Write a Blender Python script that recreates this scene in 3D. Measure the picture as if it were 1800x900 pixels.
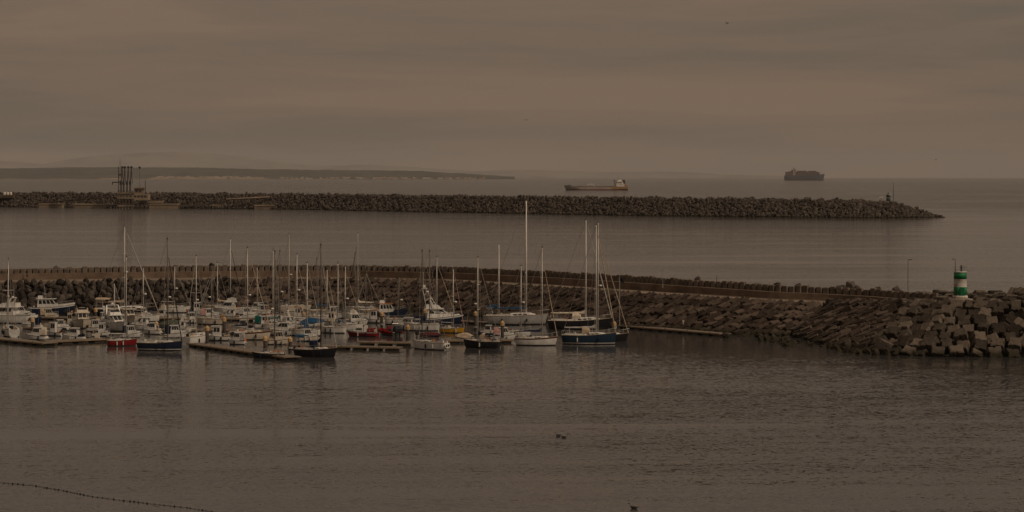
import bpy, math, random
from mathutils import Vector, Matrix, Euler
R = math.radians
rnd = random.Random(7)
scene = bpy.context.scene
for o in list(bpy.data.objects):
    bpy.data.objects.remove(o)

# ------------------------------------------------------------------ camera, sky, sun, exposure
F = 4200.0          # focal length in pixels of an 1800 pixel wide frame
HC = 25.0           # height of the viewpoint above the sea
HY = 311.0          # row of the horizon
cam_d = bpy.data.cameras.new('camera')
cam = bpy.data.objects.new('camera', cam_d)
scene.collection.objects.link(cam)
cam.location = (0, 0, HC)
cam.rotation_euler = (R(90), 0, 0)
cam_d.sensor_fit = 'HORIZONTAL'
cam_d.sensor_width = 36.0
cam_d.lens = 36.0 * F / 1800.0
cam_d.shift_y = -(450 - HY) / 1800.0
cam_d.clip_start = 1.0
cam_d.clip_end = 200000
scene.camera = cam

SUN_EL, SUN_AZ = 44.0, 122.0      # azimuth measured from +Y (view direction) towards +X (right)
world = bpy.data.worlds.new('World')
scene.world = world
world.use_nodes = True
wn, wl = world.node_tree.nodes, world.node_tree.links
wn.clear()
w_out = wn.new('ShaderNodeOutputWorld')
w_bg = wn.new('ShaderNodeBackground')
w_bg.inputs['Strength'].default_value = 1.0
sky = wn.new('ShaderNodeTexSky')
sky.sky_type = 'NISHITA'
sky.sun_disc = False
sky.sun_elevation = R(SUN_EL)
sky.sun_rotation = R(SUN_AZ)
sky.dust_density = 4.0
sky_s = wn.new('ShaderNodeVectorMath'); sky_s.operation = 'SCALE'
sky_s.inputs['Scale'].default_value = 0.06
wl.new(sky.outputs[0], sky_s.inputs[0])
w_tc = wn.new('ShaderNodeTexCoord')
w_map = wn.new('ShaderNodeMapping')
w_map.inputs['Scale'].default_value = (3.2, 3.2, 44.0)
w_map.inputs['Rotation'].default_value = (0.012, 0.012, 0)
wl.new(w_tc.outputs['Generated'], w_map.inputs['Vector'])
w_n1 = wn.new('ShaderNodeTexNoise')
w_n1.inputs['Scale'].default_value = 1.0
w_n1.inputs['Detail'].default_value = 6.0
w_n1.inputs['Roughness'].default_value = 0.5
w_n1.inputs['Distortion'].default_value = 0.5
wl.new(w_map.outputs[0], w_n1.inputs['Vector'])
w_r = wn.new('ShaderNodeValToRGB')
w_r.color_ramp.elements[0].position = 0.36
w_r.color_ramp.elements[0].color = (0.262, 0.213, 0.163, 1)
w_r.color_ramp.elements[1].position = 0.62
w_r.color_ramp.elements[1].color = (0.415, 0.280, 0.190, 1)
w_map2 = wn.new('ShaderNodeMapping')
w_map2.inputs['Scale'].default_value = (14.0, 14.0, 150.0)
w_map2.inputs['Rotation'].default_value = (-0.02, 0.015, 0.4)
wl.new(w_tc.outputs['Generated'], w_map2.inputs['Vector'])
w_n2 = wn.new('ShaderNodeTexNoise')
w_n2.inputs['Scale'].default_value = 1.0
w_n2.inputs['Detail'].default_value = 8.0
w_n2.inputs['Roughness'].default_value = 0.6
w_n2.inputs['Distortion'].default_value = 0.8
wl.new(w_map2.outputs[0], w_n2.inputs['Vector'])
w_ma = wn.new('ShaderNodeMath'); w_ma.operation = 'MULTIPLY_ADD'
wl.new(w_n2.outputs['Fac'], w_ma.inputs[0]); w_ma.inputs[1].default_value = 0.22
w_mb = wn.new('ShaderNodeMath'); w_mb.operation = 'MULTIPLY'
wl.new(w_n1.outputs['Fac'], w_mb.inputs[0]); w_mb.inputs[1].default_value = 0.78
wl.new(w_mb.outputs[0], w_ma.inputs[2])
wl.new(w_ma.outputs[0], w_r.inputs['Fac'])
w_mix = wn.new('ShaderNodeMix'); w_mix.data_type = 'RGBA'
w_mix.inputs['Factor'].default_value = 0.86      # share of the thin cloud cover
wl.new(sky_s.outputs[0], w_mix.inputs['A'])
wl.new(w_r.outputs['Color'], w_mix.inputs['B'])
wl.new(w_mix.outputs['Result'], w_bg.inputs['Color'])
wl.new(w_bg.outputs[0], w_out.inputs['Surface'])

sun_d = bpy.data.lights.new('sun', 'SUN')
sun_d.energy = 2.7
sun_d.angle = R(8)
sun_d.color = (1.0, 0.80, 0.60)
sun = bpy.data.objects.new('sun', sun_d)
scene.collection.objects.link(sun)
sdir = Vector((math.sin(R(SUN_AZ)) * math.cos(R(SUN_EL)), math.cos(R(SUN_AZ)) * math.cos(R(SUN_EL)), math.sin(R(SUN_EL))))
sun.rotation_euler = sdir.to_track_quat('Z', 'Y').to_euler()
sun.location = (0, 0, 200)

vs = scene.view_settings
vs.view_transform = 'Standard'
vs.look = 'None'
vs.gamma = 1.0
vs.exposure = -0.98
scene.render.engine = 'CYCLES'
scene.cycles.volume_bounces = 0

# ------------------------------------------------------------------ helpers
def P(px, py, z=0.0):
    """point of the plane at height z that the photograph shows at (px, py)"""
    d = (HC - z) * F / (py - HY)
    return Vector(((px - 900) / F * d, d, z))

def Zat(py, d):
    return HC - (py - HY) * d / F

MATS = {}
def mat(name, col, rough=0.6, var=0.12, scale=3.0, metal=0.0, bump=0.0, bscale=None, spec=0.4, dirt=None):
    if name in MATS:
        return MATS[name]
    m = bpy.data.materials.new(name)
    m.use_nodes = True
    n, l = m.node_tree.nodes, m.node_tree.links
    b = n['Principled BSDF']
    b.inputs['Roughness'].default_value = rough
    b.inputs['Metallic'].default_value = metal
    b.inputs['Specular IOR Level'].default_value = spec
    tc = n.new('ShaderNodeTexCoord')
    info = n.new('ShaderNodeObjectInfo')
    add = n.new('ShaderNodeVectorMath'); add.operation = 'ADD'
    mul = n.new('ShaderNodeVectorMath'); mul.operation = 'SCALE'; mul.inputs['Scale'].default_value = 57.0
    l.new(info.outputs['Random'], mul.inputs[0])
    l.new(tc.outputs['Object'], add.inputs[0]); l.new(mul.outputs[0], add.inputs[1])
    no = n.new('ShaderNodeTexNoise')
    no.inputs['Scale'].default_value = scale
    no.inputs['Detail'].default_value = 5
    no.inputs['Roughness'].default_value = 0.65
    l.new(add.outputs[0], no.inputs['Vector'])
    ramp = n.new('ShaderNodeValToRGB')
    c0 = tuple(max(0, c * (1 - var * 1.6)) for c in col)
    c1 = tuple(min(1, c * (1 + var)) for c in col)
    if dirt:
        c0 = dirt
    ramp.color_ramp.elements[0].position = 0.3
    ramp.color_ramp.elements[0].color = (*c0, 1)
    ramp.color_ramp.elements[1].position = 0.62
    ramp.color_ramp.elements[1].color = (*c1, 1)
    l.new(no.outputs['Fac'], ramp.inputs['Fac'])
    l.new(ramp.outputs[0], b.inputs['Base Color'])
    if bump:
        bp = n.new('ShaderNodeBump')
        bp.inputs['Strength'].default_value = bump
        bp.inputs['Distance'].default_value = 0.1
        n2 = n.new('ShaderNodeTexNoise')
        n2.inputs['Scale'].default_value = bscale or scale * 3
        n2.inputs['Detail'].default_value = 6
        l.new(add.outputs[0], n2.inputs['Vector'])
        l.new(n2.outputs['Fac'], bp.inputs['Height'])
        l.new(bp.outputs[0], b.inputs['Normal'])
    MATS[name] = m
    return m

def rock_mat(name, c0, c1, c2, scale=1.2, bump=0.8, wet=False):
    """stone whose tone also differs from piece to piece"""
    if name in MATS:
        return MATS[name]
    m = bpy.data.materials.new(name)
    m.use_nodes = True
    n, l = m.node_tree.nodes, m.node_tree.links
    b = n['Principled BSDF']
    b.inputs['Roughness'].default_value = 0.9
    b.inputs['Specular IOR Level'].default_value = 0.2
    geo = n.new('ShaderNodeNewGeometry')
    info = n.new('ShaderNodeObjectInfo')
    no = n.new('ShaderNodeTexNoise'); no.inputs['Scale'].default_value = scale; no.inputs['Detail'].default_value = 7
    no.inputs['Roughness'].default_value = 0.7
    l.new(geo.outputs['Position'], no.inputs['Vector'])
    ad = n.new('ShaderNodeMath'); ad.operation = 'ADD'
    l.new(geo.outputs['Random Per Island'], ad.inputs[0]); l.new(info.outputs['Random'], ad.inputs[1])
    fr = n.new('ShaderNodeMath'); fr.operation = 'FRACT'; l.new(ad.outputs[0], fr.inputs[0])
    mx = n.new('ShaderNodeMath'); mx.operation = 'MULTIPLY_ADD'
    l.new(fr.outputs[0], mx.inputs[0]); mx.inputs[1].default_value = 0.62
    m2 = n.new('ShaderNodeMath'); m2.operation = 'MULTIPLY'; m2.inputs[1].default_value = 0.6
    l.new(no.outputs['Fac'], m2.inputs[0]); l.new(m2.outputs[0], mx.inputs[2])
    ramp = n.new('ShaderNodeValToRGB')
    e = ramp.color_ramp.elements
    e[0].position = 0.2; e[0].color = (*c0, 1)
    e[1].position = 0.85; e[1].color = (*c2, 1)
    k = e.new(0.5); k.color = (*c1, 1)
    l.new(mx.outputs[0], ramp.inputs['Fac'])
    last = ramp.outputs[0]
    if wet:      # weed and tide line on the lowest metre and a half above the sea
        sep = n.new('ShaderNodeSeparateXYZ'); l.new(geo.outputs['Position'], sep.inputs[0])
        ns = n.new('ShaderNodeMath'); ns.operation = 'MULTIPLY_ADD'; l.new(no.outputs['Fac'], ns.inputs[0])
        ns.inputs[1].default_value = -1.2; l.new(sep.outputs['Z'], ns.inputs[2])
        mr = n.new('ShaderNodeMapRange'); l.new(ns.outputs[0], mr.inputs['Value'])
        mr.inputs['From Min'].default_value = -0.2; mr.inputs['From Max'].default_value = 0.5
        mi = n.new('ShaderNodeMix'); mi.data_type = 'RGBA'
        l.new(mr.outputs[0], mi.inputs['Factor'])
        mi.inputs['A'].default_value = (0.035, 0.030, 0.018, 1)
        l.new(last, mi.inputs['B']); last = mi.outputs['Result']
    l.new(last, b.inputs['Base Color'])
    bp = n.new('ShaderNodeBump'); bp.inputs['Strength'].default_value = bump; bp.inputs['Distance'].default_value = 0.15
    n2 = n.new('ShaderNodeTexNoise'); n2.inputs['Scale'].default_value = scale * 4; n2.inputs['Detail'].default_value = 6
    l.new(geo.outputs['Position'], n2.inputs['Vector'])
    l.new(n2.outputs['Fac'], bp.inputs['Height']); l.new(bp.outputs[0], b.inputs['Normal'])
    MATS[name] = m
    return m

class MB:
    def __init__(s):
        s.v = []; s.f = []; s.m = []
    def add(s, vs, fs, mi=0):
        o = len(s.v)
        s.v += [tuple(p) for p in vs]
        s.f += [tuple(i + o for i in f) for f in fs]
        s.m += [mi] * len(fs)
        return s
    def box(s, c, d, mi=0, rz=0.0, taper=1.0, rot=None):
        x, y, z = d[0] / 2, d[1] / 2, d[2] / 2
        t = taper
        pts = [(-x, -y, -z), (x, -y, -z), (x, y, -z), (-x, y, -z), (-x * t, -y * t, z), (x * t, -y * t, z), (x * t, y * t, z), (-x * t, y * t, z)]
        M = rot if rot is not None else Matrix.Rotation(rz, 3, 'Z')
        pts = [M @ Vector(p) + Vector(c) for p in pts]
        return s.add(pts, [(0, 3, 2, 1), (4, 5, 6, 7), (0, 1, 5, 4), (1, 2, 6, 5), (2, 3, 7, 6), (3, 0, 4, 7)], mi)
    def tube(s, p0, p1, r0, r1=None, n=6, mi=0, caps=True):
        r1 = r0 if r1 is None else r1
        p0, p1 = Vector(p0), Vector(p1)
        d = (p1 - p0)
        if d.length < 1e-6:
            return s
        q = d.to_track_quat('Z', 'Y')
        vs = []
        for p, r in ((p0, r0), (p1, r1)):
            for k in range(n):
                a = 2 * math.pi * k / n
                vs.append(p + q @ Vector((math.cos(a) * r, math.sin(a) * r, 0)))
        fs = [(k, (k + 1) % n, n + (k + 1) % n, n + k) for k in range(n)]
        if caps:
            fs += [tuple(range(n - 1, -1, -1)), tuple(range(n, 2 * n))]
        return s.add(vs, fs, mi)
    def path(s, pts, r, n=5, mi=0):
        for a, b in zip(pts[:-1], pts[1:]):
            s.tube(a, b, r, r, n, mi)
        return s
    def loft(s, rings, mi=0, closed=True, cap0=True, cap1=True, mis=None):
        n = len(rings[0]); o = len(s.v)
        for r in rings:
            s.v += [tuple(p) for p in r]
        for i in range(len(rings) - 1):
            for k in range(n if closed else n - 1):
                k2 = (k + 1) % n
                s.f.append((o + i * n + k, o + i * n + k2, o + (i + 1) * n + k2, o + (i + 1) * n + k))
                s.m.append(mis[k] if mis else mi)
        if cap0:
            s.f.append(tuple(o + k for k in range(n - 1, -1, -1))); s.m.append(mi)
        if cap1:
            s.f.append(tuple(o + (len(rings) - 1) * n + k for k in range(n))); s.m.append(mi)
        return s
    def lathe(s, prof, n=16, c=(0, 0, 0), mi=0, mis=None):
        rings = [[(c[0] + r * math.cos(2 * math.pi * k / n), c[1] + r * math.sin(2 * math.pi * k / n), c[2] + z) for k in range(n)] for r, z in prof]
        o = len(s.m)
        s.loft(rings, mi)
        if mis:
            for i in range(len(prof) - 1):
                for k in range(n):
                    s.m[o + i * n + k] = mis[i]
        return s
    def mesh(s, name, mats, smooth=False):
        me = bpy.data.meshes.new(name)
        me.from_pydata(s.v, [], s.f)
        for m in (mats if isinstance(mats, (list, tuple)) else [mats]):
            me.materials.append(m)
        if any(s.m):
            me.polygons.foreach_set('material_index', s.m)
        if smooth:
            me.polygons.foreach_set('use_smooth', [True] * len(me.polygons))
        me.update()
        return me
    def build(s, name, mats, parent=None, smooth=False, loc=None, rz=0.0):
        return link(name, s.mesh(name, mats, smooth), parent, loc, rz)

def link(name, me, parent=None, loc=None, rz=0.0):
    o = bpy.data.objects.new(name, me)
    scene.collection.objects.link(o)
    if parent is not None:
        o.parent = parent
    if loc is not None:
        o.location = loc
    o.rotation_euler = (0, 0, rz)
    return o

def tag(o, label=None, cat=None, group=None, kind=None):
    if label: o['label'] = label
    if cat: o['category'] = cat
    if group: o['group'] = group
    if kind: o['kind'] = kind
    return o

def thing(name, loc, rz, label, cat, group=None):
    o = bpy.data.objects.new(name, None)
    scene.collection.objects.link(o)
    o.empty_display_size = 0.5
    o.location = loc
    o.rotation_euler = (0, 0, rz)
    return tag(o, label, cat, group)

def lerp(a, b, t):
    return a + (b - a) * t

def interp(tab, x):
    if x <= tab[0][0]: return tab[0][1]
    for (x0, y0), (x1, y1) in zip(tab[:-1], tab[1:]):
        if x <= x1:
            return y0 + (y1 - y0) * (x - x0) / (x1 - x0)
    return tab[-1][1]

def rock_data(rs, seed, squash=0.75, n=1):
    """an angular boulder: a cut icosahedron or cube with uneven corners"""
    r = random.Random(seed)
    t = (1 + 5 ** .5) / 2
    vs = [(-1, t, 0), (1, t, 0), (-1, -t, 0), (1, -t, 0), (0, -1, t), (0, 1, t), (0, -1, -t), (0, 1, -t), (t, 0, -1), (t, 0, 1), (-t, 0, -1), (-t, 0, 1)]
    fs = [(0, 11, 5), (0, 5, 1), (0, 1, 7), (0, 7, 10), (0, 10, 11), (1, 5, 9), (5, 11, 4), (11, 10, 2), (10, 7, 6), (7, 1, 8), (3, 9, 4), (3, 4, 2), (3, 2, 6), (3, 6, 8), (3, 8, 9), (4, 9, 5), (2, 4, 11), (6, 2, 10), (8, 6, 7), (9, 8, 1)]
    out = []
    for p in vs:
        v = Vector(p).normalized()
        m = max(abs(c) for c in v)
        v = v / (m ** 0.55) * 0.9
        v = v * r.uniform(0.78, 1.2)
        out.append(Vector((v.x * r.uniform(0.95, 1.1), v.y * .85, v.z * squash)) * rs)
    return out, fs

def rand_rot(r=rnd):
    return Euler((r.uniform(0, 6.28), r.uniform(0, 6.28), r.uniform(0, 6.28))).to_matrix()

# ------------------------------------------------------------------ materials
concrete = mat('concrete', (0.34, 0.29, 0.23), .9, .22, .5, bump=.4, bscale=4, spec=.2)
quay_con = mat('quay_concrete', (0.235, 0.185, 0.14), .9, .2, .4, bump=.3, spec=.2)
wall_con = mat('brown_wall', (0.165, 0.118, 0.085), .9, .25, .35, bump=.4, spec=.2)
panel_con = mat('panel_concrete', (0.155, 0.125, 0.098), .9, .3, .7, bump=.5, spec=.2)
slab_m = rock_mat('slab_stone', (0.026, 0.019, 0.015), (0.060, 0.043, 0.033), (0.13, 0.098, 0.076), .8, .7, True)
cube_m = rock_mat('block_concrete', (0.030, 0.024, 0.019), (0.066, 0.053, 0.041), (0.165, 0.134, 0.104), .9, .5, True)
boul_m = rock_mat('boulder_stone', (0.024, 0.019, 0.017), (0.050, 0.041, 0.035), (0.115, 0.094, 0.078), .9, .9, True)
far_m = rock_mat('far_rock', (0.036, 0.029, 0.025), (0.066, 0.053, 0.044), (0.125, 0.102, 0.083), .35, .9, True)
core_m = mat('rubble_core', (0.05, 0.04, 0.032), .95, .3, .6, bump=.8, bscale=1.5, spec=.1)
white_p = mat('white_paint', (0.70, 0.67, 0.62), .5, .06, 2.0, dirt=(0.47, 0.41, 0.34))
green_p = mat('green_paint', (0.008, 0.185, 0.060), .55, .25, 2.5)
dark_metal = mat('dark_metal', (0.045, 0.042, 0.04), .5, .2, 4)
galv = mat('galvanised_metal', (0.42, 0.41, 0.39), .45, .15, 3, metal=.5)
# ------------------------------------------------------------------ sea
def make_sea():
    m = bpy.data.materials.new('sea_water'); m.use_nodes = True
    n, l = m.node_tree.nodes, m.node_tree.links
    b = n['Principled BSDF']
    b.inputs['Base Color'].default_value = (0.062, 0.060, 0.058, 1)
    b.inputs['IOR'].default_value = 1.333
    b.inputs['Roughness'].default_value = 0.08
    tc = n.new('ShaderNodeTexCoord')
    def noise(scale, detail, sx=1.0, sy=1.0, rough=.55, dist=0.0, rz=0.0):
        mp = n.new('ShaderNodeMapping'); mp.inputs['Scale'].default_value = (sx, sy, 1)
        mp.inputs['Rotation'].default_value = (0, 0, rz)
        l.new(tc.outputs['Object'], mp.inputs['Vector'])
        t = n.new('ShaderNodeTexNoise'); t.inputs['Scale'].default_value = scale
        t.inputs['Detail'].default_value = detail; t.inputs['Roughness'].default_value = rough
        t.inputs['Distortion'].default_value = dist
        l.new(mp.outputs[0], t.inputs['Vector'])
        return t.outputs['Fac']
    def noise_c(scale, detail, sx=1.0, sy=1.0, rough=.55, dist=0.0, rz=0.0):
        f = noise(scale, detail, sx, sy, rough, dist, rz)
        return f.node.outputs['Color']
    # wave slopes straight from noise, so that far water keeps its roughness
    rip = noise_c(3.0, 4, .7, 1.0, .62, .3, .12)
    chop = noise_c(1.15, 3, .5, 1.0, .6, .3, -.1)
    swell = noise_c(.10, 2, .35, 1.0, .5, .3, .05)
    slick = noise(.0048, 6, .26, 1.3, .62, 1.0, .05)
    patch = noise(.020, 5, .40, 1.0, .58, .8, -.12)
    sr = n.new('ShaderNodeMapRange'); l.new(slick, sr.inputs['Value'])
    sr.inputs['From Min'].default_value = .52; sr.inputs['From Max'].default_value = .64
    sr.inputs['To Min'].default_value = 1.0; sr.inputs['To Max'].default_value = SLICK
    pr = n.new('ShaderNodeMapRange'); l.new(patch, pr.inputs['Value'])
    pr.inputs['From Min'].default_value = .35; pr.inputs['From Max'].default_value = .68
    pr.inputs['To Min'].default_value = 1.4; pr.inputs['To Max'].default_value = .5
    # sheltered water in the basin round the pontoons
    # long thin wakes and wind streaks
    stk1 = noise(.03, 3, .12, 1.0, .5, .6, .03)
    k1 = n.new('ShaderNodeMapRange'); l.new(stk1, k1.inputs['Value'])
    k1.inputs['From Min'].default_value = .57; k1.inputs['From Max'].default_value = .63
    k1.inputs['To Min'].default_value = 1.0; k1.inputs['To Max'].default_value = .22
    stk2 = noise(.16, 3, .10, 1.0, .5, .6, -.06)
    k2 = n.new('ShaderNodeMapRange'); l.new(stk2, k2.inputs['Value'])
    k2.inputs['From Min'].default_value = .38; k2.inputs['From Max'].default_value = .62
    k2.inputs['To Min'].default_value = 1.45; k2.inputs['To Max'].default_value = .75
    kk = n.new('ShaderNodeMath'); kk.operation = 'MULTIPLY'
    l.new(k1.outputs[0], kk.inputs[0]); l.new(k2.outputs[0], kk.inputs[1])
    sep = n.new('ShaderNodeSeparateXYZ'); l.new(tc.outputs['Object'], sep.inputs[0])
    # open sea outside the outer breakwater is rougher
    op = n.new('ShaderNodeMapRange'); l.new(sep.outputs['Y'], op.inputs['Value'])
    op.inputs['From Min'].default_value = 1450; op.inputs['From Max'].default_value = 2100
    op.inputs['To Min'].default_value = 1.0; op.inputs['To Max'].default_value = OPEN
    kk2 = n.new('ShaderNodeMath'); kk2.operation = 'MULTIPLY'
    l.new(kk.outputs[0], kk2.inputs[0]); l.new(op.outputs[0], kk2.inputs[1])
    br = n.new('ShaderNodeMapRange'); br.interpolation_type = 'SMOOTHSTEP'
    ad0 = n.new('ShaderNodeMath'); ad0.operation = 'MULTIPLY_ADD'; l.new(patch, ad0.inputs[0]); ad0.inputs[1].default_value = -70.0
    l.new(sep.outputs['Y'], ad0.inputs[2])
    l.new(ad0.outputs[0], br.inputs['Value'])
    br.inputs['From Min'].default_value = 225; br.inputs['From Max'].default_value = 325
    fr = n.new('ShaderNodeMapRange'); fr.interpolation_type = 'SMOOTHSTEP'; l.new(sep.outputs['Y'], fr.inputs['Value'])
    fr.inputs['From Min'].default_value = 450; fr.inputs['From Max'].default_value = 500
    fr.inputs['To Min'].default_value = 1.0; fr.inputs['To Max'].default_value = 0.0
    mul0 = n.new('ShaderNodeMath'); mul0.operation = 'MULTIPLY'
    l.new(br.outputs[0], mul0.inputs[0]); l.new(fr.outputs[0], mul0.inputs[1])
    calm = n.new('ShaderNodeMapRange'); l.new(mul0.outputs[0], calm.inputs['Value'])
    calm.inputs['To Min'].default_value = 1.0; calm.inputs['To Max'].default_value = CALM
    mul1 = n.new('ShaderNodeMath'); mul1.operation = 'MULTIPLY'
    l.new(sr.outputs[0], mul1.inputs[0]); l.new(pr.outputs[0], mul1.inputs[1])
    mul2 = n.new('ShaderNodeMath'); mul2.operation = 'MULTIPLY'
    l.new(mul1.outputs[0], mul2.inputs[0]); l.new(calm.outputs[0], mul2.inputs[1])
    mul3 = n.new('ShaderNodeMath'); mul3.operation = 'MULTIPLY'
    l.new(mul2.outputs[0], mul3.inputs[0]); l.new(kk2.outputs[0], mul3.inputs[1])
    def vm(op, x, y=None, sc=None):
        k = n.new('ShaderNodeVectorMath'); k.operation = op
        l.new(x, k.inputs[0])
        if y is not None:
            if isinstance(y, tuple): k.inputs[1].default_value = y
            else: l.new(y, k.inputs[1])
        if sc is not None:
            if isinstance(sc, float): k.inputs['Scale'].default_value = sc
            else: l.new(sc, k.inputs['Scale'])
        return k.outputs[0]
    s1 = vm('SCALE', vm('SUBTRACT', rip, (.5, .5, .5)), sc=SLOPE_RIP)
    s2 = vm('SCALE', vm('SUBTRACT', chop, (.5, .5, .5)), sc=SLOPE_CHOP)
    s3 = vm('SCALE', vm('SUBTRACT', swell, (.5, .5, .5)), sc=.07)
    ss = vm('SCALE', vm('ADD', vm('ADD', s1, s2), s3), sc=mul3.outputs[0])
    flat = vm('MULTIPLY', ss, (1, 1, 0))
    nrm = vm('NORMALIZE', vm('ADD', flat, (0, 0, 1)))
    l.new(nrm, b.inputs['Normal'])
    xs = [-60000, -15000, -4000, -1200, -500, -200, 0, 200, 500, 1200, 4000, 15000, 60000]
    ys = [-2500, -400, 0, 150, 300, 450, 700, 1200, 2500, 6000, 15000, 36000, 60000]
    vs = [(x, y, 0) for y in ys for x in xs]
    w = len(xs)
    fs = [(j * w + i, j * w + i + 1, (j + 1) * w + i + 1, (j + 1) * w + i) for j in range(len(ys) - 1) for i in range(w - 1)]
    o = MB().add(vs, fs).build('sea', m)
    tag(o, 'rippled grey brown sea with smooth slicks', None, None, 'structure')
SLOPE_RIP, SLOPE_CHOP, SLICK, CALM, OPEN = .52, .22, .30, .22, 10.0
make_sea()

# ------------------------------------------------------------------ far land
def ridge(name, prof, d, depth, m, rough_px, step, seed, label):
    r = random.Random(seed)
    x = prof[0][0]; pts = []
    ph = [r.uniform(0, 6.28) for _ in range(6)]
    while x <= prof[-1][0]:
        y = interp(prof, x)
        k = sum(math.sin(x * f + p) * a for f, p, a in zip((.031, .083, .19, .43, .9, 1.9), ph, (.5, .35, .3, .22, .15, .12)))
        y -= rough_px * (k + r.uniform(-.35, .35)) * .7
        pts.append((x, min(y, HY - .2)))
        x += step
    mb = MB(); n = 7; rows = []
    for (px, py) in pts:
        X = (px - 900) / F * d
        H = HC + (HY - py) * d / F
        H = max(H, 4)
        row = []
        for k in range(n):
            t = k / (n - 1)
            prof_t = (-.02, .34, .62, .84, 1.0, .8, -.02)[k]
            wob = 1 + (.06 * math.sin(px * .021 + k * 1.9) + .04 * math.sin(px * .057 + k) if k in (1, 2, 3) else 0)
            row.append((X * (1 + (t - .66) * depth / d), d + (t - .66) * depth, H * prof_t * wob))
        rows.append(row)
    mb.loft(rows, closed=False, cap0=False, cap1=False)
    return tag(mb.build(name, m, smooth=True), label, None, None, 'structure')

hill_m = mat('hill_scrub', (0.24, 0.22, 0.20), .95, .2, .0012, spec=.05)
forest_m = mat('forest_cover', (0.075, 0.075, 0.062), .95, .35, .004, spec=.05)
sand_m = mat('beach_sand', (0.27, 0.205, 0.145), .95, .15, .004, spec=.05)
ridge('mountain', [(-500, 296), (-250, 290), (-100, 287), (0, 283), (40, 285), (75, 288), (110, 282), (150, 276), (200, 270.5), (250, 268), (300, 267), (350, 268.5), (400, 272), (450, 279), (500, 285), (545, 290), (580, 292), (640, 289.5), (700, 291.5), (780, 297), (860, 303), (900, 309)],
      55000, 7000, hill_m, .5, 7, 3, 'broad hazy mountain on the horizon above the wooded coast')
ridge('far_coast', [(780, 305), (830, 301), (900, 298.5), (960, 299.5), (1040, 301.5), (1100, 302.5), (1150, 301.5), (1200, 302.5), (1240, 304), (1270, 306.5), (1300, 306.8), (1340, 308), (1390, 309.5), (1420, 310.5)],
      50000, 3000, hill_m, .35, 6, 5, 'faint low coast fading out towards the container ship')
ridge('wooded_coast', [(-700, 298), (-300, 297), (0, 296), (100, 294.5), (250, 294), (330, 294.5), (400, 296), (450, 297), (500, 297.5), (560, 299), (600, 299), (650, 299), (700, 299.5), (740, 301), (790, 304), (835, 306), (860, 307.5), (885, 309.5), (905, 310.6)],
      27000, 2600, forest_m, .75, 3, 11, 'dark wooded strip of coast across the bay')
# beach along the foot of the wooded coast
mb = MB()
rows = []
r5 = random.Random(4)
for i in range(120):
    px = -700 + i * 11
    w = 60 + r5.uniform(-25, 30)
    X = lambda d: (px - 900) / F * d
    h = 3 + max(0, r5.gauss(3, 5)) + (r5.uniform(2, 15) if 265 < px < 470 else 0) * (1 if px < 540 else .4)
    rows.append([(X(25100), 25100, -.5), (X(25180), 25180, 2.5), (X(25300), 25300, h), (X(25460), 25460, h * .5), (X(25500), 25500, -1)])
mb.loft(rows, closed=False, cap0=False, cap1=False)
tag(mb.build('beach', sand_m), 'pale line of beach and low cliffs below the wooded coast', None, None, 'structure')
# villages on the shore: thousands of metres away, a fleck each
mb = MB()
for i in range(210):
    px = r5.choice([r5.uniform(268, 465), r5.uniform(268, 465), r5.uniform(490, 720), r5.uniform(700, 868)])
    d = r5.uniform(25210, 25420)
    h = r5.uniform(5, 12); w = r5.uniform(10, 40)
    base = r5.uniform(4, 26) * (1 if px < 465 else .6)
    d = 25320 + base * 9
    mb.box(((px - 900) / F * d, d, base + h / 2 - 4), (w, 20, h + 8), r5.choice([0, 0, 0, 1]))
tag(mb.build('village_houses', [mat('far_white_wall', (0.50, 0.43, 0.36), .8, .1, .01), mat('far_tile', (0.40, 0.22, 0.14), .8, .1, .01)]),
    'pale flecks of villages along the far shore', 'houses', None, 'stuff')

# ------------------------------------------------------------------ haze
hz = bpy.data.materials.new('haze_air'); hz.use_nodes = True
hn, hl = hz.node_tree.nodes, hz.node_tree.links
hn.remove(hn['Principled BSDF'])
pv = hn.new('ShaderNodeVolumePrincipled')
pv.inputs['Color'].default_value = (1.0, 0.97, 0.94, 1)
pv.inputs['Density'].default_value = 1.5e-5
pv.inputs['Anisotropy'].default_value = 0.0
hl.new(pv.outputs[0], hn['Material Output'].inputs['Volume'])
hb = MB().box((0, 29000, 279), (121000, 64000, 562))
ho = hb.build('haze', hz)
tag(ho, 'thin sea haze in the air over the bay', None, None, 'stuff')

# ------------------------------------------------------------------ marina breakwater
ST = [  # toe x, y, crest x, y, crest height
    (-150, 426, -152, 434, 5.4), (-130, 430, -131, 438, 5.4), (-95, 437, -96, 445, 5.4), (-65, 447, -66, 455.5, 5.4),
    (-48, 451, -48, 459.5, 5.4), (-33, 451.5, -31.5, 460, 5.4), (-17, 443, -13, 450.5, 5.4), (-2, 423.5, 4.2, 429, 5.4),
    (18.7, 393.5, 25, 399, 5.35), (34.3, 380.5, 39.6, 387.5, 4.95), (44.2, 374, 49.2, 384, 4.75)]
HEAD = [(44.2, 374, 51, 386, 4.9), (46.8, 354, 56, 370, 5.6), (50.5, 337.5, 60, 357, 6.3), (58, 331.8, 65, 349.5, 6.6), (72, 330.5, 73, 347, 6.75), (88, 333.5, 84, 349, 6.75),
        (102, 346, 91, 358, 6.6), (108, 366, 94, 370, 6.6), (105, 390, 91, 384, 6.5), (92, 408, 82, 396, 6.4)]
def cum(st):
    c = [0.0]
    for a, b in zip(st[:-1], st[1:]):
        c.append(c[-1] + .5 * (math.hypot(b[0] - a[0], b[1] - a[1]) + math.hypot(b[2] - a[2], b[3] - a[3])))
    return c
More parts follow.
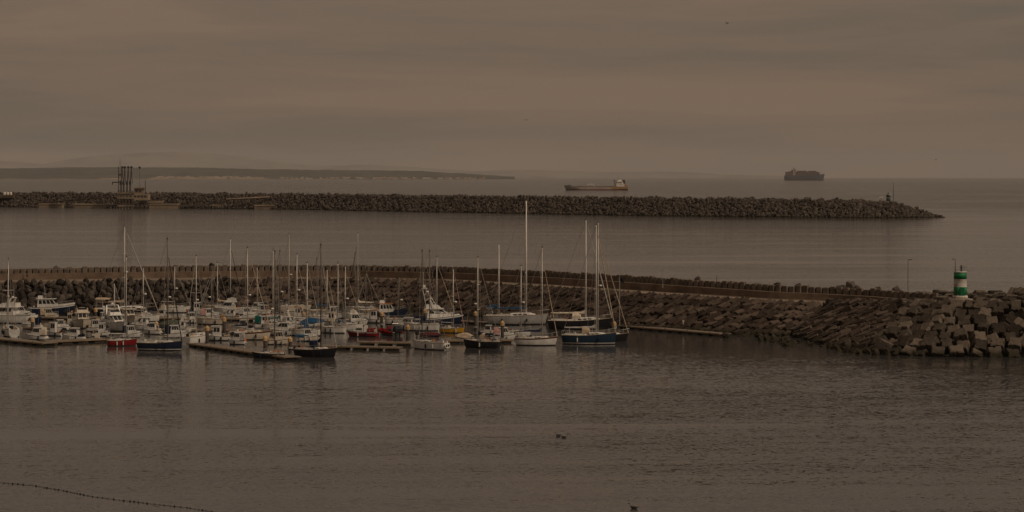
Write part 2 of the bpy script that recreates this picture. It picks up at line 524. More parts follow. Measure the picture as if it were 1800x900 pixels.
def sampler(st):
    c = cum(st)
    def f(s):
        s = max(0, min(c[-1] - 1e-6, s)); i = 0
        while c[i + 1] < s: i += 1
        t = (s - c[i]) / (c[i + 1] - c[i])
        a = st[i]; b = st[i + 1]
        q = [lerp(p, w, t) for p, w in zip(a, b)]
        return Vector((q[0], q[1], 0)), Vector((q[2], q[3], q[4]))
    return f, c[-1]
sa, LA = sampler(ST)
sh, LH = sampler(HEAD)
def frame(f, s, v):
    """point and axes (along, up slope, normal) on the face, v = 0 toe .. 1 crest"""
    T, C = f(s)
    T2, C2 = f(s + .4); T1, C1 = f(s - .4)
    p = T.lerp(C, v)
    u = (T2.lerp(C2, v) - T1.lerp(C1, v)); u.z *= .5; u.normalize()
    w = (C - T).normalized()
    nn = u.cross(w).normalized()
    w = nn.cross(u).normalized()
    return p, u, w, nn

bw = thing('breakwater', (0, 0, 0), 0, 'stone clad marina breakwater curving behind the boats to a blocky head', 'breakwater')
# core
def offs(s, d, z):
    T, C = sa(s)
    n2 = Vector((C.x - T.x, C.y - T.y, 0)).normalized()
    return Vector((C.x + n2.x * d, C.y + n2.y * d, z))
mb = MB(); rows = []
N = 60
for i in range(N + 1):
    s = LA * i / N
    T, C = sa(s)
    d2 = Vector((C.x - T.x, C.y - T.y, 0)).normalized()
    rows.append([T - d2 * 1.5 + Vector((0, 0, -2.2)), T + d2 * .9 + Vector((0, 0, -.3)), C + d2 * .7 + Vector((0, 0, -.55)), offs(s, 12.5, C.z - .2), offs(s, 27, -2.2)])
mb.loft(rows, closed=False)
cx, cy = 72, 372
ring_t = [Vector((a[0], a[1], 0)) for a in HEAD] + [Vector((74, 412, 0)), Vector((58, 402, 0))]
ring_c = [Vector((a[2], a[3], a[4])) for a in HEAD] + [Vector((72, 398, 6.2)), Vector((61, 392, 5.4))]
cen = Vector((cx, cy, 0))
r0 = [p + (p - cen).normalized() * 2 + Vector((0, 0, -2.2)) for p in ring_t]
r1 = [p.lerp(Vector((cx, cy, p.z)), .06) + Vector((0, 0, -.3)) for p in ring_t]
r2 = [p.lerp(Vector((cx, cy, p.z)), .05) + Vector((0, 0, -.75)) for p in ring_c]
mb.loft([r0, r1, r2], cap0=False)
mb.build('core', core_m, bw)
# quay
mb = MB(); rows = []
for i in range(N + 1):
    s = LA * i / N
    z = sa(s)[1].z
    rows.append([offs(s, -.25, z - .55), offs(s, -.25, z + .02), offs(s, 5.2, z + .06), offs(s, 5.2, z - .6)])
mb.loft(rows, closed=True)
mb.build('quay_deck', quay_con, bw)

# armour: sloping slabs along the middle, rough boulders on the left, notched blocks on the head
def slab_mesh(seed):
    r = random.Random(seed)
    mb = MB()
    L, W, H = r.uniform(1.35, 1.85), r.uniform(.74, 1.0), r.uniform(.75, 1.05)
    bev = .1
    ring = lambda x, k: [(x, -W / 2 * k + bev * .8, -H / 2), (x, W / 2 * k - bev * .8, -H / 2), (x, W / 2 * k, -H / 2 + bev), (x, W / 2 * k, H / 2 - bev), (x, W / 2 * k - bev, H / 2), (x, -W / 2 * k + bev, H / 2), (x, -W / 2 * k, H / 2 - bev), (x, -W / 2 * k, -H / 2 + bev)]
    rs = [ring(-L / 2, .85), ring(-L / 2 + .12, 1), ring(L / 2 - .12, 1), ring(L / 2, .85)]
    rs = [[tuple(c + r.uniform(-.085, .085) for c in p) for p in q] for q in rs]
    mb.loft(rs)
    return mb.mesh('slab', slab_m)
SLABS = [slab_mesh(i) for i in range(14)]
def cube_mesh(seed):
    r = random.Random(seed + 50)
    a = .98; g = .17; gw = .30
    q = [(-a, -a), (-gw, -a), (0, -a + g), (gw, -a), (a, -a), (a, -gw), (a - g, 0), (a, gw), (a, a), (gw, a), (0, a - g), (-gw, a), (-a, a), (-a, gw), (-a + g, 0), (-a, -gw)]
    H = r.uniform(1.8, 2.1)
    mb = MB()
    rs = []
    for z, k in ((-H / 2, 1.02), (H / 2 - .1, .95), (H / 2, .87)):
        rs.append([(x * k + r.uniform(-.07, .07), y * k + r.uniform(-.07, .07), z + r.uniform(-.07, .07)) for x, y in q])
    mb.loft(rs)
    return mb.mesh('notched_block', cube_m)
CUBES = [cube_mesh(i) for i in range(12)]
def boul_mesh(seed):
    vs, fs = rock_data(1.0, seed)
    return MB().add(vs, fs).mesh('boulder', boul_m)
BOULS = [boul_mesh(i) for i in range(10)]

def emit(cands, meshes, name, m, limit, cam_rank=True):
    """cands: (point, 3x3 matrix). The nearest ones in view become parts, the rest one joined part"""
    def vis(p):
        px = p.x / p.y * F + 900
        return 0 if -20 < px < 1820 else 1
    cands.sort(key=lambda c: (vis(c[0]), c[0].y))
    rest = MB()
    for i, (p, M, k, front) in enumerate([c for c in cands if c[3]] + [c for c in cands if not c[3]]):
        me = meshes[k % len(meshes)]
        if i < limit and front:
            o = link(name, me, bw)
            o.matrix_local = Matrix.Translation(p) @ M.to_4x4()
        else:
            rest.add([M @ v.co + p for v in me.vertices], [tuple(f.vertices) for f in me.polygons])
    if rest.v:
        tag(rest.build(name + '_mass', m, bw), None, None, None, 'stuff')

def basis(x, z):
    x = x.normalized(); y = z.cross(x).normalized(); z = x.cross(y)
    return Matrix((x, y, z)).transposed()

# where along the path the three kinds change (photograph columns 400 and 1500)
sB = next(s / 10 for s in range(int(LA * 10)) if (lambda q: q.x / q.y * F + 900 > 400)(sa(s / 10)[0]))
rs = random.Random(21)
cands = []
rows_n = 7
for row in range(rows_n):
    s = sB + row * .45
    while s < LA + .2:
        f, ss = sa, s
        v = (row + .42) / rows_n
        p, u, w, nn = frame(f, ss, v)
        ax = (u * .42 + w * .9)
        ax = ax + u * rs.gauss(0, .16)
        if rs.random() < .14:
            ax = ax + u * rs.uniform(-.6, .6) + nn * rs.uniform(-.4, .4)
        lift = .12 + rs.gauss(0, .11) + (.12 if row % 2 else 0)
        M = basis(ax, nn) @ Euler((rs.gauss(0, .13), rs.gauss(0, .1), rs.gauss(0, .07))).to_matrix()
        cands.append((p + nn * (lift - .15) + w * rs.gauss(0, .12), M, rs.randrange(14), True))
        s += rs.uniform(.92, 1.1) if rs.random() > .06 else rs.uniform(1.6, 2.1)
emit(cands, SLABS, 'armour_slab', slab_m, 150)

cands = []
for row in range(8):
    s = rs.uniform(0, 1)
    while s < sB + 3:
        v = (row + .5 + rs.uniform(-.3, .3)) / 8
        p, u, w, nn = frame(sa, s, v)
        k = rs.uniform(.55, 1.05)
        M = rand_rot(rs) @ Matrix.Diagonal((k * rs.uniform(.9, 1.4), k, k * .9))
        cands.append((p + nn * rs.uniform(-.25, .35), M, rs.randrange(10), True))
        s += rs.uniform(.85, 1.6)
# fallen stone at the foot near the head
for i in range(60):
    t = rs.random()
    q = Vector((lerp(36, 53, t), lerp(379, 333.5, t ** .8), 0)) + Vector((rs.gauss(0, 1.3), rs.gauss(0, 1.5), rs.uniform(-.3, .25)))
    k = rs.uniform(.45, 1.0)
    cands.append((q, rand_rot(rs) @ Matrix.Diagonal((k * 1.35, k, k * .7)), rs.randrange(10), True))
# seaward side of the wall
for i in range(900):
    s = rs.uniform(0, LA); d = rs.uniform(11.5, 26)
    z = sa(s)[1].z + .1 - max(0, d - 12.5) / 14.5 * 7
    k = rs.uniform(.7, 1.25)
    cands.append((offs(s, d, z), rand_rot(rs) @ Matrix.Diagonal((k * 1.3, k, k)), rs.randrange(10), False))
emit(cands, BOULS, 'boulder', boul_m, 300)

cands = []
slabs2 = []
for row in range(9):          # slabs carry on round the shoulder of the head
    sv = .2 + row * .4
    while sv < 33 - row * .5:
        p, u, w, nn = frame(sh, sv, (row + .42) / 9)
        M = basis(u * .42 + w * .9, nn) @ Euler((rs.gauss(0, .14), rs.gauss(0, .1), rs.gauss(0, .1))).to_matrix()
        slabs2.append((p + nn * (rs.gauss(0, .2) + .05) + w * rs.gauss(0, .15), M, rs.randrange(14), True))
        sv += rs.uniform(1.02, 1.3)
for p, M, k, _ in slabs2:
    o = link('armour_slab', SLABS[k], bw)
    o.matrix_local = Matrix.Translation(p) @ M.to_4x4()
for row in range(7):
    s = 33 + (row % 2) * 1.0
    while s < LH - .5:
        v = (row + .45) / 7
        p, u, w, nn = frame(sh, s, v)
        tum = .9 if p.x > 70.5 and row < 6 else .17
        ho = Vector((-w.x, -w.y, 0)).normalized()
        tilt = (nn + ho * rs.choice([.25, .4, .55])).normalized()
        M = basis(u, tilt) @ Euler((rs.gauss(0, tum), rs.gauss(0, tum), rs.gauss(0, .10) + rs.gauss(0, tum * .6))).to_matrix()
        k = rs.uniform(.8, 1.05)
        cands.append((p + nn * (-.3 + rs.gauss(0, .14 + tum * .25)), M @ Matrix.Diagonal((k, k, k)), rs.randrange(12), p.y < 378))
        s += rs.uniform(1.98, 2.25)
# top of the head
for i in range(13):
    for j in range(17):
        q = Vector((52 + i * 3.1 + rs.uniform(-.4, .4), 347 + j * 3.0 + rs.uniform(-.4, .4), 0))
        # inside the crest ring?
        ang = sum(1 for a, b in zip(ring_c, ring_c[1:] + ring_c[:1]) if ((a.y > q.y) != (b.y > q.y)) and q.x < (b.x - a.x) * (q.y - a.y) / (b.y - a.y) + a.x)
        if ang % 2 == 0 or math.hypot(q.x - 70.3, q.y - 371) < 4.2: continue
        dist = min((q.xy - c.xy).length for c in ring_c)
        z = 5.25 if q.y > 352 else 5.5
        if q.x < 66: z -= .25 + (66 - q.x) * .06
        M = Matrix.Rotation(rs.uniform(0, 1.5), 3, 'Z') @ Euler((rs.gauss(0, .05), rs.gauss(0, .05), 0)).to_matrix()
        cands.append((Vector((q.x, q.y, z + rs.uniform(-.2, .1))), M, rs.randrange(12), True))
emit(cands, CUBES, 'notched_block', cube_m, 300)
# one big pale block fallen at the corner, and the heap at the right
for (px, py, k, rot) in ((1565, 621, 1.25, (.25, .35, .5)), (1612, 622, 1.0, (-.2, .15, 1.0)), (1640, 624, .9, (.1, -.2, .2))):
    q = P(px, py)
    o = link('notched_block', CUBES[1], bw)
    o.matrix_local = Matrix.Translation(q + Vector((0, 1.2, .55))) @ Euler(rot).to_matrix().to_4x4() @ Matrix.Diagonal((k * 1.5, k, k * .75, 1))

# rocks that stand up above the wall on the seaward side
for (px, py, k) in ((62, 477, 1.0), (95, 474, 1.5), (118, 474, 1.6), (372, 467, 1.4), (385, 469, 1.1), (765, 471, 1.0), (775, 472, 1.0), (1224, 491, .9), (1226, 492, .8), (1290, 496, .9), (1330, 499, 1.0), (1365, 500, 1.0), (1402, 501, .9), (1474, 504, 1.2), (1495, 503, 1.5), (1507, 507, 1.0), (1543, 509, .9), (1575, 509, 1.4), (1582, 513, 1.2), (1625, 518, .8)):
    d = interp([(0, 457), (300, 467), (600, 472), (900, 444), (1100, 418), (1300, 402), (1450, 399), (1640, 388)], px)
    z = Zat(py, d)
    o = link('boulder', BOULS[int(px) % 10], bw)
    o.matrix_local = Matrix.Translation(((px - 900) / F * d, d, z - k * .55)) @ rand_rot(rs).to_4x4() @ Matrix.Diagonal((k * 1.2, k, k, 1))

# ------------------------------------------------------------------ parapet wall
wall = thing('parapet_wall', (0, 0, 0), 0, 'brown parapet wall topped by a row of upright concrete panels along the breakwater', 'wall')
WP = []
for i in range(121):
    s = LA * i / 120
    T, C = sa(s)
    d2 = Vector((C.x - T.x, C.y - T.y, 0)).normalized()
    WP.append((offs(s, 5.1, C.z), d2, 1.3 if i < 96 else lerp(1.3, 1.15, (i - 96) / 24)))
e, d2, _ = WP[-1]
for k, (x, y, z, h) in enumerate(((57.5, 384.5, 4.75, 1.0), (62, 379.5, 4.85, .75), (66, 376.5, 5.0, .5))):
    WP.append((Vector((x, y, z)), Vector((.55, .83, 0)).normalized(), h))
rows = []
for p, n2, h in WP:
    up = Vector((0, 0, h))
    rows.append([p + Vector((0, 0, -1)), p + up, p + n2 * 2.6 + up, p + n2 * 2.6 + Vector((0, 0, -1))])
mb = MB(); mb.loft(rows, closed=True)
mb.build('lower_wall', wall_con, wall)
rows = []
for p, n2, h in WP:      # low kerb at the wall foot
    a = p - n2 * .35
    rows.append([a + Vector((0, 0, -.2)), a + Vector((0, 0, .16)), p - n2 * .004 + Vector((0, 0, .16)), p - n2 * .004 + Vector((0, 0, -.2))])
MB().loft(rows, closed=True).build('kerb', quay_con, wall)
pan_meshes = []
for k in range(6):
    r6 = random.Random(k)
    w_, h_ = 1.02, 1.12 + r6.uniform(-.1, .1)
    mb = MB()
    rs4 = []
    for z, kk in ((-.3, 1), (h_ - .08, 1), (h_, .9)):
        rs4.append([(-w_ / 2 * kk + .04, -.24 * kk, z), (-w_ / 2 * kk + .14, -.32 * kk, z), (w_ / 2 * kk - .14, -.32 * kk, z), (w_ / 2 * kk - .04, -.24 * kk, z), (w_ / 2 * kk, .3, z), (-w_ / 2 * kk, .3, z)])
    mb.loft(rs4)
    pan_meshes.append(mb.mesh('panel', panel_con))
acc = 0.0
np_ = 0
rp = random.Random(99)
for (p, n2, h), (q, m2, g) in zip(WP[:-1], WP[1:]):
    seg = (q - p).length
    while acc < seg:
        t = acc / seg
        c = p.lerp(q, t); nn = n2.lerp(m2, t).normalized(); hh = lerp(h, g, t)
        px = c.x / c.y * F + 900
        if -30 < px < 1700:
            o = link('panel', pan_meshes[rp.randrange(6)], wall)
            dz = rp.uniform(-.1, .06)
            o.location = c + nn * 1.7 + Vector((0, 0, hh + dz - (.35 if px < 140 else 0)))
            o.rotation_euler = (rp.gauss(0, .02), 0, math.atan2(nn.y, nn.x) - math.pi / 2 + rp.gauss(0, .03))
            np_ += 1
        acc += 1.17
    acc -= seg
# backing wall behind the panels
rows = []
for p, n2, h in WP:
    a = p + n2 * 2.02
    rows.append([a + Vector((0, 0, h - .05)), a + Vector((0, 0, h + .86)), a + n2 * .5 + Vector((0, 0, h + .86)), a + n2 * .5 + Vector((0, 0, h - .05))])
MB().loft(rows, closed=True).build('backing_wall', wall_con, wall)

# ------------------------------------------------------------------ harbour light
LX, LY, LZ = 69.6, 371.0, 5.95
lt = thing('harbour_light', (LX, LY, LZ), 0, 'green and white banded round harbour light tower on the breakwater head', 'lighthouse')
sc_ = 371.0 / F
MB().lathe([(1.95, -.5), (1.95, .12), (1.5, .16), (1.5, .2)], 24).build('plinth', concrete, lt)
MB().lathe([(1.16, .2), (1.16, .62), (1.02, .66), (.97, 4.22), (1.04, 4.24), (1.04, 4.36), (.0, 4.36)], 28, mis=[0] * 6).build('tower', white_p, lt, True)
MB().lathe([(.995, .68), (1.031, .68), (1.008, 1.98), (.98, 1.98)], 28).build('green_band', green_p, lt, True)
MB().lathe([(.96, 3.22), (.994, 3.22), (.982, 4.2), (.95, 4.2)], 28).build('green_band', green_p, lt, True)
mb = MB()
for k in range(10):
    a = 2 * math.pi * k / 10
    mb.tube((math.cos(a) * .95, math.sin(a) * .95, 4.34), (math.cos(a) * .95, math.sin(a) * .95, 5.15), .022, n=5)
for z in (4.75, 5.15):
    pts = [(math.cos(2 * math.pi * k / 20) * .95, math.sin(2 * math.pi * k / 20) * .95, z) for k in range(21)]
    mb.path(pts, .022)
mb.build('railing', galv, lt)
MB().lathe([(.13, 4.36), (.13, 4.9), (.17, 4.92), (.17, 5.15), (.13, 5.3), (.02, 5.4)], 12, (.15, -.1, 0)).build('lantern', dark_metal, lt)
MB().tube((-.78, -.2, 4.3), (-.82, -.2, 6.3), .05, .035).tube((-.82, -.2, 6.25), (-1.15, -.2, 6.27), .03).box((-1.15, -.2, 6.29), (.22, .1, .12)).build('lamp_mast', dark_metal, lt)
mb = MB()
for dx in (-.16, .16):
    mb.tube((-.86 + dx * .7, -.72 + dx * -.7, .2), (-.84 + dx * .7, -.70 + dx * -.7, 2.55), .028)
for k in range(9):
    mb.tube((-.86 - .11, -.72 + .11, .35 + k * .25), (-.86 + .11, -.72 - .11, .35 + k * .25), .02)
for k in range(4):
    z = 1.2 + k * .4
    mb.path([(-.86 - .3 * math.sin(t) * .75 - .3 * (1 - math.cos(t)) * .0 + -.25 * math.sin(t), -.72 - .35 * math.sin(t) + .2 * math.cos(t), z) for t in (0, .8, 1.57, 2.3, 3.14)], .018)
mb.build('ladder', dark_metal, lt)
MB().box((.15, -1.03, 1.15), (.62, .1, 1.6)).build('door', mat('door_green', (.01, .14, .06), .5, .1, 3), lt)

def pole(name, px, base_py, top_py, d, r, label, cat, flag=None, m=galv, arm=None):
    X = (px - 900) / F * d
    z0 = Zat(base_py, d); z1 = Zat(top_py, d)
    t = thing(name, (X, d, z0 - .3), 0, label, cat)
    h = z1 - z0 + .3
    MB().tube((0, 0, 0), (0, 0, h), r, r * .7, 8).build('post', m, t)
    MB().tube((0, 0, 0), (0, 0, .45), r * 2.2, r * 2.0, 8).build('base', m, t)
    if arm:
        MB().tube((0, 0, h - .05), (arm, 0, h + .1), r * .6).build('arm', m, t)
        MB().box((arm * 1.1, 0, h + .05), (.5, .22, .12)).build('lamp', dark_metal, t)
    if flag:
        mb = MB()
        pts = []
        n = 6
        for i in range(n + 1):
            pts.append([(.05 + i * .75 / n * .85, .07 * math.sin(i * 1.4), h - .02 - i * .06), (.05 + i * .75 / n * .85, .07 * math.sin(i * 1.4), h - .62 - i * .1)])
        mb.loft([[a, (a[0], a[1] + .015, a[2]), (b[0], b[1] + .015, b[2]), b] for a, b in pts])
        mb.build('flag', flag, t)
    return t
pole('signal_pole', 1596, 517, 457, 386, .05, 'tall thin pole on the wall left of the green and white light', 'pole', m=dark_metal, arm=.3)
pole('marker_pole', 1260, 500, 484, 396, .06, 'short dark post standing on the panel wall right of the boats', 'pole', m=dark_metal)
pole('mast_pole', 1165, 503, 470, 402, .035, 'thin pole on the parapet wall behind the long pontoon', 'pole', m=galv)
pole('stub_post', 48, 484, 473, 451, .09, 'short dark post on the wall above the boulders at far left', 'pole', m=dark_metal)
# ------------------------------------------------------------------ outer breakwater
fb = thing('outer_breakwater', (0, 0, 0), 0, 'long outer breakwater of heaped rock crossing the bay in the distance', 'breakwater')
TOE = [(-500, 361.5), (-200, 362.5), (0, 364), (250, 366), (500, 368), (700, 372), (900, 375.5), (1100, 379), (1300, 381.5), (1500, 383), (1600, 383), (1645, 382.6)]
CR = [(-500, 11.8), (0, 11.6), (500, 11.3), (1300, 10.9), (1500, 10.2), (1560, 9.0), (1600, 8.2), (1625, 5.5), (1645, 2.5)]
FB = []
for i in range(140):
    px = -500 + i * (2145 / 139)
    q = P(px, interp(TOE, px))
    FB.append((q, interp(CR, px)))
mb = MB(); rows = []
for i, (q, z) in enumerate(FB):
    a = FB[max(0, i - 2)][0]; b = FB[min(len(FB) - 1, i + 2)][0]
    t = (b - a).normalized(); nn = Vector((-t.y, t.x, 0))
    FB[i] = (q, z, nn)
    w = 16 * min(1, z / 9)
    rows.append([q + Vector((0, 0, -3)) - nn, q + nn * 2, q + nn * w + Vector((0, 0, z - 1.3)), q + nn * (w + 9) + Vector((0, 0, z - 1.3)), q + nn * (2 * w + 11) + Vector((0, 0, -3))])
mb.loft(rows, closed=False)
mb.build('core', mat('far_core', (0.055, 0.045, 0.036), .95, .3, .2, spec=.1), fb)
rk = random.Random(5)
RD = [rock_data(1.0, 200 + i, .9) for i in range(12)]
mb = MB()
for i in range(13000):
    k = rk.uniform(20, len(FB) - 1.001)
    i0 = int(k); fr = k - i0
    q = FB[i0][0].lerp(FB[i0 + 1][0], fr); z = lerp(FB[i0][1], FB[i0 + 1][1], fr); nn = FB[i0][2]
    w = 16 * min(1, z / 9)
    t = rk.random()
    if t < .78:
        v = t / .78
        p = q + nn * (v * w) + Vector((0, 0, v * z - .5 + rk.uniform(-.35, .5)))
    else:
        v = (t - .78) / .22
        p = q + nn * (w + v * 10) + Vector((0, 0, z - .8 + rk.uniform(-.5, .9) + .3 * math.sin(k * 1.7) + .3 * math.sin(k * 4.3)))
    s = rk.choice([rk.uniform(.55, .95), rk.uniform(.8, 1.2), rk.uniform(1.0, 1.7)])
    vs, fs = RD[rk.randrange(12)]
    M = rand_rot(rk) @ Matrix.Diagonal((s * 1.2, s, s * .85))
    mb.add([M @ x + p for x in vs], fs)
# last stones at the tip
for i in range(60):
    px = rk.uniform(1630, 1660)
    q = P(px, 382.3) + Vector((0, rk.uniform(-2, 14), rk.uniform(-.6, .8) + max(0, (1645 - px) * .07)))
    s = rk.uniform(.8, 1.5)
    vs, fs = RD[rk.randrange(12)]
    M = rand_rot(rk) @ Matrix.Diagonal((s * 1.2, s, s * .8))
    mb.add([M @ x + q for x in vs], fs)
tag(mb.build('rock_armour', far_m, fb), None, None, None, 'stuff')

def bxp(mb, px0, px1, py0, py1, d, depth, mi=0, root=(0, 0, 0)):
    x0, x1 = (px0 - 900) / F * d, (px1 - 900) / F * d
    z1, z0 = Zat(py0, d), Zat(py1, d)
    return mb.box(((x0 + x1) / 2 - root[0], d + depth / 2 - root[1], (z0 + z1) / 2 - root[2]), (x1 - x0, depth, z1 - z0), mi)
def W(px, py, d):
    return Vector(((px - 900) / F * d, d, Zat(py, d)))

# crest wall with gaps, left of the middle
cw = thing('crest_wall', (0, 0, 0), 0, 'low crenellated crest wall on the outer breakwater right of the loading arms', 'wall')
for k in range(12):
    px = 262 + k * 7
    d = 1925
    bxp(MB(), px, px + 4.4, 337.5, 342.5, d, 1.5).build('merlon', panel_con, cw)
bxp(MB(), 258, 346, 341.5, 345, 1924, 3).build('wall_base', wall_con, cw)

# light on the outer head
d = 1492
q = W(1561.5, 356.5, d)
fl = thing('outer_harbour_light', q, 0, 'small dark banded white light tower near the tip of the outer breakwater', 'lighthouse')
MB().lathe([(2.1, -2.5), (2.1, .4), (1.7, .6), (1.7, .7)], 16).build('plinth', white_p, fl)
MB().lathe([(1.25, .6), (1.2, 5.0), (1.45, 5.05), (1.45, 5.3), (0, 5.35)], 18).build('tower', white_p, fl, True)
gd = mat('dark_green', (0.01, 0.05, 0.03), .5, .1, 2)
MB().lathe([(1.2, 1.2), (1.29, 1.2), (1.28, 2.7), (1.2, 2.7)], 18).build('dark_band', gd, fl, True)
MB().lathe([(1.2, 3.8), (1.27, 3.8), (1.26, 4.9), (1.2, 4.9)], 18).build('dark_band', gd, fl, True)
MB().lathe([(.4, 5.3), (.4, 6.2), (.1, 6.6)], 8).build('lantern', dark_metal, fl)
pole('lattice_mast', 1570.5, 356, 321, 1494, .16, 'tall thin mast beside the light on the outer breakwater', 'pole', m=dark_metal)
hutq = W(1549, 347, 1500)
t = thing('drum_marker', (hutq.x, 1500, Zat(356, 1500)), 0, 'small pale marker left of the light on the outer breakwater', 'marker')
MB().tube((0, 0, -1), (0, 0, 3.0), .12).build('post', dark_metal, t)
MB().box((0, 0, 3.4), (2.6, .5, .8)).build('board', white_p, t)

# ------------------------------------------------------------------ oil terminal at the left
steel = mat('terminal_steel', (0.09, 0.07, 0.058), .7, .25, .3)
con2 = mat('terminal_concrete', (0.22, 0.175, 0.13), .9, .25, .12, spec=.1)
tan_p = mat('tan_cladding', (0.30, 0.235, 0.165), .8, .2, .1, spec=.2)
d = 1880
lp = thing('loading_platform', W(222, 366.5, d), 0, 'concrete tanker loading platform on open columns at the outer breakwater', 'platform')
rt = lp.location
mb = MB()
for px in (209, 214.2, 219.6, 225, 231):
    bxp(mb, px, px + 2.4, 340, 368, d, 2.0, 0, rt)
    bxp(mb, px, px + 2.4, 340, 368, d + 12, 2.0, 0, rt)
mb.build('columns', con2, lp)
for (a, b) in ((337.5, 341), (346.5, 349.5), (360.5, 363)):
    bxp(MB(), 206.5, 235, a, b, d - .5, 15, 0, rt).build('deck', con2, lp)
bxp(MB(), 210, 233.5, 349.4, 360.6, d + 6, 2, 0, rt).build('back_wall', steel, lp)
mb = MB()
for k in range(5):
    a_ = W(209 + 5.4 * k, 349.5, d - .3) - rt; b_ = W(213.5 + 5.4 * k, 360.5, d - .3) - rt
    mb.tube(a_, b_, .2, n=4); mb.tube(W(213.5 + 5.4 * k, 349.5, d - .3) - rt, W(209 + 5.4 * k, 360.5, d - .3) - rt, .2, n=4)
mb.build('cross_brace', steel, lp)
mb = MB()
for py in (334.6, 336):
    mb.tube(W(206.5, py, d - .3) - rt, W(235, py, d - .3) - rt, .09, n=4)
for k in range(10):
    mb.tube(W(206.5 + k * 3.16, 334.6, d - .3) - rt, W(206.5 + k * 3.16, 337.6, d - .3) - rt, .08, n=4)
mb.build('railing', steel, lp)
# loading arms
for k, px in enumerate((213, 217.5, 223.5, 229)):
    o_ = W(px, 337.5, d + 5) - rt
    x, y, z = o_
    ar = MB().tube((x, y, z), (x, y, z + 9), .75, .6, 8).build('loading_arm', steel, lp)
    MB().tube((x + .1, y, z + 8), (x + .8, y + .6, z + 19.5), .45, .35, 6).build('inboard_arm', steel, ar)
    MB().tube((x + .8, y + .6, z + 19.2), (x + 1.7, y - .6, z + 6.5), .35, .28, 6).build('outboard_arm', steel, ar)
    MB().box((x - .2, y, z + 7.0), (1.7, 1.3, 2.6)).build('counterweight', dark_metal, ar)
    MB().tube((x + .8, y + .2, z + 19.5), (x + .8, y + .9, z + 19.5), 1.0, 1.0, 10).build('sheave', dark_metal, ar)
g = thing('gangway_tower', W(211, 337.5, d + 2), 0, 'lattice gangway tower with a jib sticking out left and a tall aerial', 'tower')
mb = MB()
for dx in (-1.1, 1.1):
    for dy in (-1.1, 1.1):
        mb.tube((dx, dy, 0), (dx, dy, 20), .16, n=5)
for k in range(8):
    z = k * 2.5
    for a, b in (((-1.1, -1.1), (1.1, -1.1)), ((1.1, -1.1), (1.1, 1.1)), ((-1.1, 1.1), (-1.1, -1.1))):
        mb.tube((*a, z), (*b, z + 2.5), .1, n=4); mb.tube((*b, z), (*b, z), .1, n=4)
mb.build('lattice', steel, g)
MB().tube((0, 0, 20), (0, 0, 27), .18, .06, 5).build('aerial', steel, g)
mb = MB(); mb.box((-3.2, 0, 7.6), (6, 1.4, .9)); mb.box((-6.0, 0, 6.6), (.6, .9, 2.0)); mb.build('jib', steel, g)
MB().box((.2, 0, 13.5), (2.6, 2.6, 1.6)).build('cab', steel, g)
# control building right of the arms
cb = thing('control_building', W(246, 350, d + 4), 0, 'tan control building with strip windows beside the loading arms', 'building')
rt = cb.location
bxp(MB(), 233.5, 260, 341.5, 352, d + 3, 12, 0, rt).build('wall', tan_p, cb)
bxp(MB(), 236, 251, 331, 341.5, d + 5, 9, 0, rt).build('upper_storey', con2, cb)
bxp(MB(), 234.5, 253, 329.5, 331.2, d + 4, 11, 0, rt).build('roof', tan_p, cb)
for k in range(4):
    bxp(MB(), 235.2 + k * 6, 239.6 + k * 6, 343.5, 347, d + 2.9, .3, 0, rt).build('window', dark_metal, cb)
for k in range(2):
    bxp(MB(), 238 + k * 6, 242 + k * 6, 334.5, 338, d + 4.9, .3, 0, rt).build('window', dark_metal, cb)
pole('vent_stack', 255.5, 342, 316.5, d + 6, .38, 'dark vent stack beside the control building on the terminal', 'pole', m=steel)
t = pole('ball_topped_mast', 245.5, 331, 296, d + 8, .13, 'thin mast with a dark ball on top above the control building', 'pole', m=steel)
MB().lathe([(.1, 0), (.8, .4), (1.0, 1.0), (.8, 1.6), (.1, 2.0)], 10, (0, 0, Zat(296, d + 8) - Zat(331, d + 8))).build('ball', dark_metal, t)
def deck(name, px0, px1, py0, py1, d, depth, label, m=con2, legs=0, cat='jetty', rail=True):
    t = thing(name, W((px0 + px1) / 2, py1, d), 0, label, cat)
    rt = t.location
    if legs:
        bxp(MB(), px0, px1, py0, py0 + 3.0, d, depth, 0, rt).build('deck', m, t)
        for k in range(legs):
            px = px0 + 2 + (px1 - px0 - 5) * k / max(1, legs - 1)
            bxp(MB(), px, px + 1.8, py0 + 3, py1 + 2, d + 1, 1.2, 0, rt).build('leg', m, t)
    else:
        bxp(MB(), px0, px1, py0, py1 + 3, d, depth, 0, rt).build('caisson', m, t)
        bxp(MB(), px0 - .6, px1 + .6, py0 - 1.2, py0 + .6, d - .4, depth + .8, 0, rt).build('cap', tan_p, t)
        for k in range(2):
            px = lerp(px0, px1, .3 + .4 * k)
            MB().tube(W(px, py0 - 1, d + depth / 2) - rt, W(px, py0 - 3, d + depth / 2) - rt, .45, .3, 6).build('bollard', dark_metal, t)
    return t
deck('berth_caisson', 262, 312, 359.5, 366.5, d + 1, 14, 'wide tan berth caisson right of the loading platform')
deck('pipe_deck', 244, 285, 353.5, 361, d + 9, 8, 'narrow pipe deck on legs above the berth caisson', legs=5)
deck('mooring_dolphin', 373, 407, 361, 367, 1876, 11, 'mooring dolphin between the berth and the rock armour', cat='dolphin')
deck('mooring_dolphin', 447, 482, 361.5, 368, 1850, 11, 'rightmost mooring dolphin, just before the bare rock begins', cat='dolphin')
deck('mooring_dolphin', 130, 192, 359.5, 365.5, 1895, 10, 'long low dolphin left of the loading platform', cat='dolphin')
deck('mooring_dolphin', 68, 108, 359, 364.5, 1925, 11, 'leftmost mooring dolphin with an orange tinted top', cat='dolphin')
